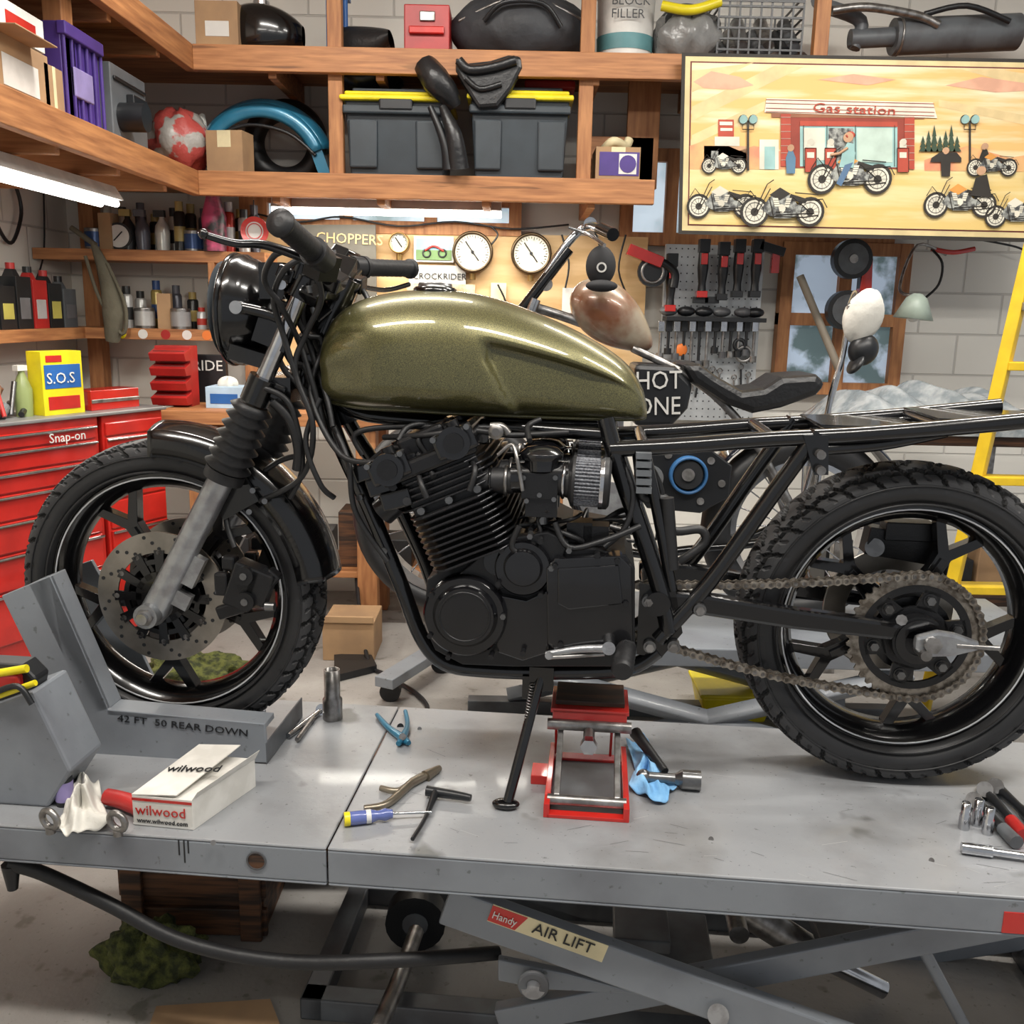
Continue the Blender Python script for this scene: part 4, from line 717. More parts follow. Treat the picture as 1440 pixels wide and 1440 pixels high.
for pts in(((440,375,-.2),(452,420,-.15),(430,470,-.12),(415,520,-.12),(440,600,-.13),(425,670,-.1),(365,705,-.08)),((415,350,-.25),(385,360,-.25),(372,395,-.2),(395,430,-.16),(420,480,-.1),(440,540,-.1),(455,600,-.1)),((480,390,.1),(475,430,0),(450,500,-.06),(438,560,-.1),(480,640,-.15),(540,650,-.18)),((440,395,-.1),(425,440,-.08),(440,500,-.05),(460,560,-.1),(468,600,-.12)),((400,425,-.12),(385,470,-.1),(400,520,-.1),(440,560,-.08)),((355,540,-.13),(400,560,-.13),(418,600,-.12),(425,660,-.1),(408,700,-.08)),((410,430,-.1),(430,470,-.07),(452,480,-.05),(455,540,-.05)),((395,480,-.08),(410,510,-.08),(430,520,-.06),(445,590,-.1)),((430,360,-.2),(400,380,-.2),(385,420,-.16),(398,470,-.13),(420,540,-.12)),((500,395,.1),(520,430,-.02),(500,470,-.06),(460,490,-.08)),((470,600,-.1),(490,650,-.14),(500,720,-.15),(545,790,-.16)),((450,560,-.1),(430,620,-.12),(450,680,-.12),(470,700,-.1))):
    g.tube([L(*p) for p in pts],.006,RUB,n=8,sub=8)
g.tube([L(385,565,-.12),L(408,590,-.12),L(420,630,-.11),L(418,660,-.1)],.011,RUB)
g.box(L(395,545,-.05),(.08,.12,.05),BLK); g.build()
# tank
tk=[(440,492,535,.05),(443,474,553,.085),(450,455,567,.11),(468,434,573,.128),(505,417,578,.14),(560,408,581,.147),(620,408,585,.147),(680,417,588,.142),(740,436,591,.13),(800,461,594,.115),(850,488,596,.1),(885,514,597,.085),(905,543,597,.065),(913,568,595,.04)]
T=[(L(u,vt,-.11).x,L(u,vt,-.03).z,L(u,vb,-.12).z,w) for u,vt,vb,w in tk]
xc=L(700,520,-.13).x
g=G('fuel_tank',parent=bike)
st=[]
for i in range(len(T)-1):
    A=[T[max(0,i-1)],T[i],T[i+1],T[min(len(T)-1,i+2)]]
    for k in range(9):
        t=k/9; st.append([.5*((2*A[1][q])+(A[2][q]-A[0][q])*t+(2*A[0][q]-5*A[1][q]+4*A[2][q]-A[3][q])*t*t+(3*A[1][q]-A[0][q]-3*A[2][q]+A[3][q])*t**3) for q in range(4)])
st.append(list(T[-1])); n=128; cs=[]
for x,zt,zb,w in st:
    row=[]
    for j in range(n):
        a=2*pi*j/n; s_=sin(a);c_=cos(a); s=.36+.64*abs(s_)**1.0 if s_>0 else .36-.36*abs(s_)**.55
        yy=w*copysign(abs(c_)**(.8 if s_>0 else .6),c_)
        xl=xc-.035+(.0 if s>.5 else (.5-s)*.13); am=.026*sm((x-xl)/.022)*sm((.66-s)/.07)*(abs(yy)/w)*sm((T[-1][0]-x)/.14)
        am+=.01*sm((T[0][0]+.13-x)/.06)*sm((.55-s)/.2)
        yy-=copysign(am,yy); row.append(V((x,yy,zb+(zt-zb)*s)))
    cs.append(row)
g.ring(cs,TANK); g.tube([V((x,-w*.55,zb+.002)) for x,zt,zb,w in st[::6]],.004,TANK)
cp=L(612,408,0); cp.z+=-.006; g.lathe([(.045,0),(.045,.008),(.04,.012)],BLK,cp,(0.02,0,1)); g.lathe([(.036,.012),(.034,.02),(.01,.022)],BOLT,cp,(0.02,0,1)); g.build()
# frame
fr=G('frame',parent=bike)
def mir(pts,r,m=TUBE,both=True,**k):
    P=[L(*p) for p in pts]; fr.tube(P,r,m,n=16,**k)
    if both: fr.tube([V((p.x,-p.y,p.z)) for p in P],r,m,n=16,**k)
mir([(452,545,-.03),(478,625,-.07),(520,715,-.1),(565,825,-.12),(592,895,-.12),(625,932,-.12),(680,942,-.12),(780,945,-.12),(880,940,-.12),(925,915,-.12)],.0165)
mir([(470,560,-.03),(520,585,-.04),(700,600,-.06),(860,612,-.1)],.014)
mir([(852,590,-.1),(868,650,-.12),(900,745,-.13),(928,830,-.13),(940,888,-.13)],.0175); mir([(905,630,-.12),(925,720,-.12),(945,830,-.12)],.012,both=False)
mir([(1150,608,-.12),(1090,690,-.12),(1000,815,-.12),(925,900,-.13)],.0165)
mir([(858,632,-.12),(960,627,-.12),(1080,618,-.12),(1200,612,-.12),(1330,602,-.12),(1480,588,-.12)],.016)
mir([(1160,632,-.12),(1240,625,-.11),(1330,607,-.1)],.012,both=True)
for u,v in((905,628),(1085,616),(1180,613),(1330,601)): p=L(u,v,-.12); fr.tube([p,V((p.x,.12,p.z))],.013,TUBE)
p=L(1180,610,-.12); fr.box((p.x+.07,0,p.z+.012),(.2,.2,.005),TUBE); p=L(1330,600,-.12); fr.box((p.x+.12,0,p.z+.012),(.26,.22,.005),TUBE)
for v in(638,660): p=L(1152,v,-.14); fr.cyl(p-V((0,.02,0)),p+V((0,.02,0)),.009,STL,n=10)
fr.ext([L(u,v,-.14) for u,v in((1130,612),(1165,612),(1165,668),(1145,668))],(0,.008,0),TUBE); fr.ext([L(u,v,-.13) for u,v in((900,820),(950,830),(960,890),(930,925),(895,920))],(0,.01,0),TUBE)
for u,v in((985,860),(912,848),(948,912),(914,912)): p=L(u,v,-.15); fr.cyl(p,p+V((0,.03,0)),.009,STL,n=6); fr.cyl(p+V((0,.008,0)),p+V((0,.03,0)),.013,BOLT,n=14)
for u,v in((540,775),(505,700)): p=L(u,v,-.13); fr.cyl(p,p+V((0,.03,0)),.007,BOLT,n=8)
fr.box(L(470,545,0),(.08,.07,.16),TUBE,rot=(0,-20,0)); fr.build()
g=G('swingarm',parent=bike,bev=.008)
for s in(1,-1):
    pts=[L(u,v,-.13) for u,v in((905,832),(985,836),(1120,858),(1240,874),(1330,890),(1335,908),(1240,900),(1115,886),(985,866),(905,862))]
    g.ext([V((p.x,p.y*s,p.z)) for p in pts],(0,.035*s,0),TUBE)
g.cyl(L(925,850,-.15),V((L(925,850,-.15).x,.15,L(925,850,-.15).z)),.025,TUBE)
g.ext([L(u,v,-.168) for u,v in((1288,896),(1320,888),(1345,892),(1378,904),(1382,915),(1340,925),(1300,926),(1286,914))],(0,.02,0),ALU); g.cyl(V((RW.x,-.178,RW.z-.012)),V((RW.x,.16,RW.z-.012)),.011,STL,n=16); g.cyl(V((RW.x+.01,-.18,L(1310,906,-.17).z)),V((RW.x+.01,-.165,L(1310,906,-.17).z)),.018,STL,n=6); g.tube([L(1345,908,-.165),L(1405,912,-.165)],.005,STL); g.cyl(L(1268,872,-.17),L(1268,872,-.15),.011,STL,n=8); g.build()
g=G('rear_sprocket',parent=bike); c=V((RW.x,-.1,RW.z)); N=44; Rs=.13; pts=[]
for i in range(N*4): t=2*pi*i/(N*4); r=Rs+(.004 if i%4 in(0,1) else -.003); pts.append((r,t))
g.ring([[c+V((cos(t)*r,-.003,sin(t)*r)),c+V((cos(t)*r,.003,sin(t)*r)),c+V((cos(t)*.108,.003,sin(t)*.108)),c+V((cos(t)*.108,-.003,sin(t)*.108))] for r,t in pts],CHN,False,closed=True)
g.ann(c,(0,1,0),.095,.11,.007,ENG); g.ann(c,(0,1,0),.05,.066,.007,ENG); g.cyl(c+V((0,-.03,0)),c+V((0,.06,0)),.052,ENG); g.ann(c-V((0,.03,0)),(0,1,0),.028,.046,.006,ENGG)
for i in range(6): 
    t=radians(60*i+15); X=V((cos(t),0,sin(t)));Z=V((-sin(t),0,cos(t))); g.ext([c+X*a+Z*b_+V((0,-.0035,0)) for a,b_ in((.06,-.022),(.1,-.016),(.1,.016),(.06,.022))],(0,.007,0),ENG)
    p=c+X*.082; g.cyl(p-V((0,.014,0)),p,.009,BOLT,n=6); g.cyl(p-V((0,.006,0)),p,.014,ENGG,n=14)
g.cyl(c+V((0,.02,0)),c+V((0,.1,0)),.08,ENG); g.build()
g=G('drive_chain',parent=bike); fc=L(880,855,-.1); Rf=.05; pth=[]
for i in range(25): t=radians(90-180*i/24); pth.append(V((c.x+cos(t)*Rs,-.1,c.z+sin(t)*Rs)))
for f_ in [k/14 for k in range(1,14)]: A=pth[24];B=V((fc.x,-.1,fc.z-Rf)); p=A.lerp(B,f_); p.z-=.02*sin(pi*f_); pth.append(p)
for i in range(13): t=radians(-90-180*i/12); pth.append(V((fc.x+cos(t)*Rf,-.1,fc.z+sin(t)*Rf)))
A=pth[-1]
for k in range(1,14): f_=k/14; p=A.lerp(pth[0],f_); p.z-=.008*sin(pi*f_); pth.append(p)
pit=.0162; out=[];acc=0
tot=pth+[pth[0]]; lens=[(tot[i+1]-tot[i]).length for i in range(len(tot)-1)]; TL=sum(lens); nn=int(TL/pit)//2*2; stp=TL/nn; i=0
for j in range(nn):
    tgt=j*stp
    while acc+lens[i]<tgt: acc+=lens[i]; i+=1
    out.append(tot[i].lerp(tot[i+1],(tgt-acc)/lens[i]))
for j in range(nn):
    A=out[j];B=out[(j+1)%nn];d=(B-A).normalized();up=V((-d.z,0,d.x)); o=.0095 if j%2 else .007
    g.cyl(A-V((0,.0115,0)),A+V((0,.0115,0)),.0045,STL,n=8)
    for s in(-1,1):
        y=V((0,s*o,0)); e=d*.006; m_=(A+B)/2
        g.ext([q+y for q in(A-e-up*.005,A-up*.0082,m_-up*.005,B-up*.0082,B+e-up*.005,B+e+up*.005,B+up*.0082,m_+up*.005,A+up*.0082,A-e+up*.005)],(0,.002*s,0),CHN)
g.build()
g=G('rear_brake_caliper',parent=bike,bev=.006); g.box(L(1265,765,.06),(.15,.05,.06),ENG,rot=(0,8,0)); g.box(L(1275,745,.05),(.1,.05,.04),ENG); g.cyl(L(1230,770,.03),L(1230,770,.06),.02,BOLT); g.ann(V((RW.x,.085,RW.z)),(0,1,0),.09,.14,.005,DSC); g.build()
# engine
g=G('engine_cases',parent=bike,bev=.008)
ep([(600,815),(640,790),(690,775),(760,745),(800,765),(880,780),(893,800),(893,925),(870,938),(720,938),(650,935),(612,915),(596,880)],-.17,.34,ENG,g)
def disc(u,v,y0,y1,r,m=ENGG,r2=None,gg=None,n=40):
    p=L(u,v,y0); (gg or g).lathe([(r,y1-y0),(r,.006),(r*.94,0)] if r2 is None else [(r,y1-y0),(r,.012),(r2,.0)],m,p,(0,1,0),n=n)
disc(653,868,-.205,-.16,.084); disc(653,868,-.216,-.2,.066,ENGG,.058); g.tor(L(653,868,-.216),(0,1,0),.05,.0025,ENG)
disc(735,800,-.2,-.16,.056); disc(735,800,-.21,-.19,.04,ENGG,.034); disc(700,790,-.19,-.16,.03)
ep([(768,800),(780,786),(872,782),(888,798),(890,905),(872,915),(782,918),(770,905)],-.205,.05,ENGG,g); ep([(784,800),(870,795),(876,850),(800,858),(784,850)],-.21,.01,ENGG,g)
ep([(690,835),(740,845),(772,830),(772,918),(735,930),(700,918)],-.19,.03,ENGG,g)
ep([(640,812),(700,760),(770,748),(800,762),(790,790),(700,830)],-.185,.03,ENG,g)
for u,v in((606,838),(604,895),(630,925),(690,925),(707,868),(700,822),(780,797),(868,790),(880,905),(788,908),(745,755),(705,775),(775,800),(760,838),(735,920),(880,850),(760,762),(800,775),(840,782)): p=L(u,v,-.213); g.cyl(p,p+V((0,.03,0)),.006,BOLT if (u+v)%3==0 else ENG,n=6)
ep([(700,930),(860,935),(850,955),(720,950)],-.1,.2,ENG,g)
g.build()
g=G('cylinder_block',parent=bike,bev=.0015)
E=L(668,790,-.2); a_=V((-.40,0,.917)).normalized(); f_=V((.917,0,.40)).normalized()
def EB(cf,ca,w,h,y0,y1,m,gg=None,rr=0):
    c=V((E.x,0,E.z))+f_*cf+a_*ca; A=[c+f_*(sx*w/2)+a_*(sz*h/2) for sx,sz in((-1,-1),(1,-1),(1,1),(-1,1))]
    (gg or g).ext([V((p.x,y0,p.z)) for p in A],(0,y1-y0,0),m)
EB(0,.05,.13,.16,-.17,.17,ENG)
def fin(cf,ca,w,y0,th=.0045,m=FIN):
    c=V((E.x,0,E.z))+f_*cf+a_*ca; P=[]
    for y,k in((y0,.62),(y0+.02,.85),(y0+.05,1),(-y0-.05,1),(-y0-.02,.85),(-y0,.62)): P.append(c+f_*(w/2*k)+V((0,y,0)))
    for y,k in((-y0,.62),(-y0-.02,.85),(-y0-.05,1),(y0+.05,1),(y0+.02,.85),(y0,.62)): P.append(c-f_*(w/2*k)+V((0,y,0)))
    g.ext(P,a_*th,m)
for i in range(10): fin(.0,.005+i*.0125,.19,-.215)
for i in range(5): fin(-.005,.137+i*.0125,.215 if i<4 else .2,-.2)
EB(0,.16,.16,.08,-.18,.18,ENG)
for i in range(3): p=V((E.x,-.2,E.z))+f_*(-.06+.06*i)+a_*(.132); g.cyl(p,p+V((0,.03,0)),.008,BOLT,n=8)
g.build()
g=G('cylinder_head_cover',parent=bike,bev=.008)
EB(-.01,.215,.2,.035,-.2,.2,ENG); 
for cf in(-.085,.055):
    EB(cf,.232,.085,.05,-.205,.205,ENGG); c=V((E.x,-.215,E.z))+f_*cf+a_*.232; g.cyl(c,c+V((0,.02,0)),.032,ENGG); g.cyl(c-V((0,.004,0)),c,.02,ENG)
    for q in(-.035,.035): p=c+f_*q+a_*.02; g.cyl(p,p+V((0,.03,0)),.006,BOLT,n=8)
    for y in(-.15,-.05,.05,.15): p=V((E.x,y,E.z))+f_*cf+a_*.257; g.cyl(p,p+a_*.014,.013,ENG)
EB(-.015,.25,.1,.05,-.15,.15,ENG)
for y in(-.16,-.055,.055,.16):
    p=V((E.x,y,E.z))+f_*(-.11)+a_*.165; g.cyl(p,p-f_*.035-a_*.012,.028,ENG); g.cyl(p-f_*.035-a_*.012,p-f_*.037-a_*.0125,.02,DRK); g.box(p-f_*.02+V((0,.04,0)),(.02,.015,.03),ENG)
g.build()
g=G('ignition_coils',parent=bike,bev=.004)
for u,v,y in((598,628,-.12),(640,640,-.14),(570,650,-.15),(668,612,-.1),(540,680,-.17),(620,600,-.05),(520,660,-.1),(560,700,-.18)): g.box(L(u,v,y),(.06,.05,.035),BLK,rot=(0,-25+random.random()*20,0)); g.cyl(L(u+12,v+5,y-.03),L(u+12,v+5,y),.008,RUB)
for pts in(((560,620,-.14),(575,600,-.12),(610,598,-.1),(650,620,-.12),(670,650,-.14)),((520,650,-.1),(550,630,-.12),(590,640,-.15),(610,670,-.2)),((600,640,-.15),(590,615,-.15),(640,605,-.1),(690,620,-.1)),((655,640,-.15),(668,660,-.2),(660,690,-.21)),((585,655,-.16),(592,680,-.21),(600,700,-.215)),((540,615,-.1),(600,612,-.16),(660,605,-.16),(720,612,-.14),(800,608,-.14)),((510,640,-.1),(500,610,-.1),(560,600,-.1),(700,602,-.12))): g.tube([L(*p) for p in pts],.006,RUB,n=8)
g.build()
g=G('carburettors',parent=bike,bev=.003)
for k,y in enumerate((-.16,-.055,.055,.16)):
    q=lambda u,v,dy=0:(lambda p:V((p.x,y+dy,p.z)))(L(u,v,-.16))
    g.cyl(q(672,676),q(722,676),.026,RUB); g.tor(q(712,676),(1,0,0),.027,.004,STL,n=24,k=6); g.tor(q(690,676),(1,0,0),.027,.003,BLK,n=24,k=6)
    g.cyl(q(720,672),q(800,670),.03,ENGG); g.cyl(q(762,660),q(762,640),.034,ENGG); g.lathe([(.04,0),(.042,.006),(.042,.012),(.03,.022),(.01,.026)],ENGG,q(762,645),(0,0,1)); g.box(q(760,680),(.07,.06,.05),ENG); g.box(q(762,708),(.062,.05,.045),ENG); g.cyl(q(762,722),q(762,736),.012,BOLT,n=12)
    for du,dv in((-22,-12),(22,-12),(-18,20),(20,18),(0,12)): p=q(760+du,680+dv,-.034); g.cyl(p,p+V((0,.02,0)),.005,BOLT,n=8)
    A=q(800,676);B=q(856,680); d=(B-A); R=.05
    g.lathe([(.03,-.02),(.034,0),(R,.006),(R,.012)],RUB,A,d); g.tor(A-V((.01,0,0)),d,.033,.004,CHR,n=24,k=6)
    X,Y_,Z=basis(d); n_=120
    g.ring([[A+Z*h+(X*cos(t)+Y_*sin(t))*(R-.002-.004*((i%3)==0)) for i,t in enumerate([2*pi*i/n_ for i in range(n_)])] for h in(.01,d.length-.006)],FLT,False)
    g.lathe([(R+.001,d.length-.012),(R+.001,d.length-.002),(R-.006,d.length+.003)],RUB,A,d); g.ann(A+Z*(d.length-.014),d,R,R+.0015,.008,CHR)
g.tube([L(745,620,-.17),L(742,600,-.12),L(760,590,-.1)],.006,RUB); p0_=L(697,608,-.19); g.lathe([(.008,0),(.015,.003),(.015,.008)],STL,p0_,(0,1,0),n=12)
g.tube([L(700,640,-.18),L(720,625,-.18),L(728,650,-.2),L(735,690,-.2)],.004,STL); g.tube([L(690,600,-.17),L(705,600,-.17),L(715,610,-.17)],.008,STL); g.build()
g=G('wiring_and_hoses',parent=bike)
for i in range(26):
    y=-.18+random.random()*.2; u=715+random.random()*155; v=735+random.random()*25; P=[(u,v,y)]
    for k in range(3): u+=random.uniform(-15,45); v+=random.uniform(-20,16); P.append((min(u,905),max(700,min(778,v)),y+random.uniform(-.02,.02)))
    g.tube([L(*p) for p in P],random.choice([.003,.004,.006]),RUB if i%5 else STL,n=7)
for pts in(((870,640,-.12),(890,690,-.14),(880,740,-.15),(850,770,-.16)),((905,640,-.1),(930,690,-.1),(925,760,-.12)),((780,735,-.18),(800,770,-.19),(850,760,-.18),(900,740,-.15)),((730,740,-.2),(720,770,-.2),(745,785,-.2))): g.tube([L(*p) for p in pts],.006,RUB,n=8)
g.tube([L(895,640,-.1),L(900,680,-.13),L(905,700,-.12),L(940,705,-.1),L(945,745,-.11),L(985,745,-.1),L(990,765,-.1),L(955,790,-.1)],.009,RUB,sub=8); g.tube([L(938,700,-.12),L(945,800,-.12)],.014,RUB)
for v in range(640,700,12): g.box(L(905,v,-.14),(.03,.03,.012),GRYD)
for u,v in((720,760),(815,745),(838,750)): g.box(L(u,v,-.13),(.05,.05,.04),ENG)
g.build()
g=G('shift_lever_and_peg',parent=bike)
g.tube([L(768,920,-.21),L(815,913,-.215),L(858,912,-.22)],[.006,.008,.009],ALU); g.cyl(L(772,922,-.23),L(772,922,-.19),.008,STL); g.tube([L(770,925,-.22),L(850,920,-.215)],.004,STL); g.cyl(L(856,912,-.235),L(856,912,-.2),.013,ALU); p=L(880,912,-.2); g.cyl(p,L(890,905,-.1),.012,TUBE)
d=V((-.01,-.11,-.012)); pr=[(.018 if i%2 else .0215,i*.009) for i in range(12)]; g.lathe(pr,RUB,p,d,n=16); g.build()
g=G('side_stand',parent=bike); ft=LZ(714,1136); a=L(762,945,-.14); q=V((ft.x,ft.y,TZ+.012)); g.tube([a,a.lerp(q,.5),q],.0105,TUBE,n=12,sub=1); g.sph(V((ft.x-.004,ft.y,TZ+.009)),(.028,.018,.009),TUBE); g.box(a+V((0,0,-.01)),(.05,.03,.05),TUBE); g.box(L(745,965,-.14),(.03,.02,.05),TUBE)
pts=[]
for i in range(90): t=i/89; b_=L(748,962,-.16).lerp(L(738,1030,-.2),t); pts.append(b_+V((cos(i*1.2)*.005,sin(i*1.2)*.005,0)))
g.tube(pts,.0014,STL,n=5,sub=1); g.build()
# =========================================================== things on the deck
def P(u,v,z=TZ): return LZ(u,v,z)
def TG(name,bev=0): return G(name,BK,bev=bev)
g=TG('scissor_jack',.003); JR=RED
zt=L(760,945,-.05).z-.045
A,B=P(768,1150,TZ),P(880,1150,TZ)
yA=A.y; xa,xb=A.x,B.x; yb2=-.02
for x in(xa,xb): g.bb(x-.006,x+.006,yA,yb2,TZ,TZ+.03,JR)
g.bb(xa,xb,yA,yA+.02,TZ,TZ+.008,JR); g.bb(xa,xb,yb2-.03,yb2,TZ,TZ+.008,JR); g.bb(xa-.04,xa,yA+.13,yA+.19,TZ,TZ+.02,JR); g.bb(xa+.006,xb-.006,yA+.02,yb2-.03,TZ,TZ+.003,GRYD)
for x in(xa+.018,xb-.018): 
    g.ext([V((x-.006,yA+.03,TZ+.012)),V((x-.006,yA+.03,TZ+.036)),V((x-.006,yb2-.04,zt-.02)),V((x-.006,yb2-.04,zt-.05))],(.012,0,0),STL); g.ext([V((x-.014,yb2-.02,TZ+.012)),V((x-.014,yb2-.02,TZ+.036)),V((x-.014,yA+.2,zt-.01)),V((x-.014,yA+.2,zt-.04))],(.006,0,0),JR)
g.bb(xa-.004,xb+.004,yA+.17,yb2+.02,zt-.015,zt-.005,JR); g.bb(xa+.005,xb-.005,yA+.19,yb2+.02,zt-.005,zt+.006,WOODD)
g.cyl(V((xa,yA+.03,TZ+.024)),V((xb,yA+.03,TZ+.024)),.011,STL); g.cyl(V((xa-.01,yA+.17,zt-.04)),V((xb+.01,yA+.17,zt-.04)),.012,STL); g.bb(xa,xb,yA+.17,yA+.175,zt-.035,zt-.008,JR)
xm=(xa+xb)/2; g.cyl((xm,yA+.12,zt-.06),(xm,yb2-.05,zt-.035),.012,STL); g.cyl((xm,yA+.11,zt-.061),(xm,yA+.13,zt-.06),.018,CHR,n=6); g.build()
g=TG('hammer'); z=TZ+.02; h0=P(893,1030,z+.04);h1=P(935,1085,z+.01); g.tube([h0,h0.lerp(h1,.3),h1],[.014,.012,.009],DRK); q0=P(905,1092,z+.0);q1=P(985,1098,z); d=(q1-q0).normalized()
g.cyl(q0,q0.lerp(q1,.55),.011,BOLT); g.cyl(q0.lerp(q1,.55),q0.lerp(q1,.68),.011,BOLT,r2=.021); g.cyl(q0.lerp(q1,.68),q1,.021,BOLT); g.sph(q0,.016,BOLT,n=14); g.build()
def rag(name,poly,m,h=.03,seed=1,zz=TZ):
    c=sum([P(u,v,zz) for u,v in poly],V())/len(poly); R=[(P(u,v,zz)-c) for u,v in poly]; k=len(R); random.seed(seed); ph=[random.random()*6 for _ in range(5)]
    g=TG(name)
    def fn(s,t):
        a=t*k; i=int(a)%k; fr_=a-int(a); r=R[i].lerp(R[(i+1)%k],fr_); p=c+r*s*(1+.06*sin(10*pi*t+ph[4])); w=2*pi*t
        p.z=zz+.003+h*(1-s**2)*(.6+.4*sin(2*w+ph[0]+6*s))+.009*s*(1-s*.5)*(1+sin(6*w+ph[2]+5*s))+.003*(1+sin(11*w+ph[3]-7*s))*s; return p
    g.grid(fn,28,90,m); return g.build(.0015)
rag('blue_shop_rag',[(880,1045),(905,1040),(925,1075),(950,1110),(940,1130),(912,1132),(885,1110),(892,1085)],BRAG,.035)
g=TG('screwdriver'); a=P(484,1152,TZ+.014);b=P(552,1144,TZ+.014);c=P(607,1142,TZ+.012); d=(b-a); l=d.length
g.lathe([(.008,0),(.0135,.003),(.0135,l*.55),(.009,l*.7),(.0125,l*.85),(.008,l)],mat('driver_blue',(.12,.16,.42),.25,0,.5),a,d,n=8); g.lathe([(.0138,l*.0),(.0138,l*.12)],YEL,a,d,n=8); g.lathe([(.0138,l*.45),(.0138,l*.55)],WHT,a,d,n=8); g.cyl(b,c,.003,CHR,n=8); g.build()
g=TG('slip_joint_pliers'); z=TZ+.009; PLR=mat('plier_steel',(.3,.26,.2),.35,.8)
g.tube([P(512,1137,z),P(545,1130,z),P(580,1100,z),P(600,1088,z)],[.007,.008,.009,.007],PLR,n=8); g.tube([P(535,1108,z),P(560,1112,z),P(585,1098,z),P(612,1086,z)],[.006,.007,.009,.006],PLR,n=8); g.tube([P(598,1092,z),P(618,1080,z)],[.013,.007],PLR); g.build()
g=TG('t_handle_hex_key'); g.tube([P(600,1112,z+.004),P(640,1118,z+.004),P(662,1122,z+.004)],[.011,.009,.007],DRK); g.tube([P(612,1115,z+.004),P(598,1150,z),P(580,1180,z)],[.009,.004,.004],DRK); g.build()
g=TG('locking_pliers'); g.tube([P(530,1005,z),P(545,1022,z),P(566,1038,z),P(575,1045,z)],[.005,.007,.01,.006],TEAL,n=8); g.tube([P(570,1000,z),P(573,1020,z),P(566,1038,z),P(560,1046,z)],[.005,.006,.01,.006],TEAL,n=8); g.cyl(P(566,1036,z),P(566,1036,z+.012),.008,STL); g.build()
g=TG('metal_tube'); p=P(468,1010,TZ); g.ring([[p+V((r*cos(t),r*sin(t),h)) for t in [2*pi*i/28 for i in range(28)]] for r,h in((.0235,0),(.0235,.05),(.019,.055),(.019,.125),(.016,.125),(.016,.02))],STL,True,False,True); g.build()
g=TG('open_end_wrench'); g.tube([P(405,1035,z),P(450,1000,z)],.007,CHR,n=8); g.cyl(P(452,998,TZ+.001),P(452,998,TZ+.012),.014,CHR); g.tube([P(418,1040,z),P(440,1010,z)],.006,STL,n=8); g.tube([P(395,1030,z),P(420,1005,z)],.006,DRK,n=8); g.build()
A=P(188,1160);B=P(272,1168);Cc=P(360,1106); D_=A+Cc-B; hh=.062; up=V((0,0,hh)); BXW=mat('box_white',(.72,.7,.65),.6,col2=(.62,.6,.55),scale=20)
bo=empty('parts_box',BK); g=G('carton',parent=bo,bev=.001); g.ext([A,B,Cc,D_],up,BXW); g.build()
X=(B-A).normalized(); nrm=X.cross(V((0,0,1))); Yv=(Cc-B).normalized()
g=G('lid',parent=bo); g.ext([A+up,B+up-X*.03+V((0,0,.006)),Cc+up-X*.03+V((0,0,.026)),D_+up+V((0,0,.02))],(0,0,.002),BXW); g.ext([B+up,Cc+up,Cc+up+X*.01+V((0,0,.02)),B+up+X*.012+V((0,0,.018))],X*.001,BXW); 
for s0,s1 in((.84,.93),(.04,.1)): g.ext([A+(B-A)*.0+up*s0+nrm*.0008,B+up*s0+nrm*.0008,B+up*s1+nrm*.0008,A+up*s1+nrm*.0008],nrm*.0003,RED if s0>.5 else WHT)
g.build()
txt('print_front','wilwood',A+nrm*.0012+X*.006+V((0,0,.024)),.029,X,(0,0,1),RED,parent=bo,sx=1.0); txt('print_web','www.wilwood.com',A+nrm*.0012+X*.008+V((0,0,.008)),.013,X,(0,0,1),DRK,parent=bo)
txt('print_lid','wilwood',A.lerp(D_,.42)+up+X*.008+V((0,0,.013)),.032,(X+V((0,0,.08))),(Yv+V((0,0,.1))),DRK,parent=bo)
g=TG('glue_bottle'); p=P(92,1130); g.lathe([(.017,0),(.017,.06),(.012,.066),(.012,.08),(.009,.085)],DRK,p,(0,0,1),n=20); g.lathe([(.0173,.01),(.0173,.05)],mat('lav',(0,0,0)),p,(0,0,1),caps=False,n=20); g.build()
rag('white_shop_rag',[(95,1130),(115,1095),(138,1108),(158,1165),(110,1180),(80,1175)],WRAG,.055,3)
g=TG('red_putty_tube'); g.tube([P(150,1120,TZ+.02),P(185,1130,TZ+.018),P(205,1150,TZ+.012)],[.016,.018,.008],REDD); g.build()
g=TG('eye_bolt_collection')
for u,v in((70,1152),(165,1155)): c=P(u,v,TZ+.028); g.tor(c,(0.3,1,.1),.018,.0065,STL,n=24,k=8); g.cyl(c+V((0,0,-.018)),V((c.x,c.y,TZ)),.009,STL)
g.build()
g=TG('socket_collection')
for u,v in((1355,1165),(1373,1160),(1388,1172)): p=P(u,v); g.lathe([(.0105,0),(.0105,.03),(.0085,.033),(.0085,.055),(.006,.055)],CHR,p,(0,0,1),n=16)
g.tube([P(1352,1192,TZ+.011),P(1395,1198,TZ+.011)],.011,CHR); g.tube([P(1395,1198,TZ+.011),P(1445,1205,TZ+.011)],.007,CHR); g.build()
g=TG('ratchet_collection')
for (a,b,m) in(((1385,1110),(1440,1175),REDD),((1400,1105),(1460,1160),DRK),((1370,1125),(1430,1185),GRYD)):
    g.tube([P(*a,TZ+.014),P((a[0]+b[0])/2,(a[1]+b[1])/2,TZ+.014),P(*b,TZ+.014)],[.012,.009,.013],DRK,n=10); g.tube([P((a[0]+b[0]*2)/3,(a[1]+b[1]*2)/3,TZ+.014),P(*b,TZ+.015)],[.0125,.0135],m,n=10); g.cyl(P(*a,TZ+.001),P(*a,TZ+.026),.016,STL)
g.build()
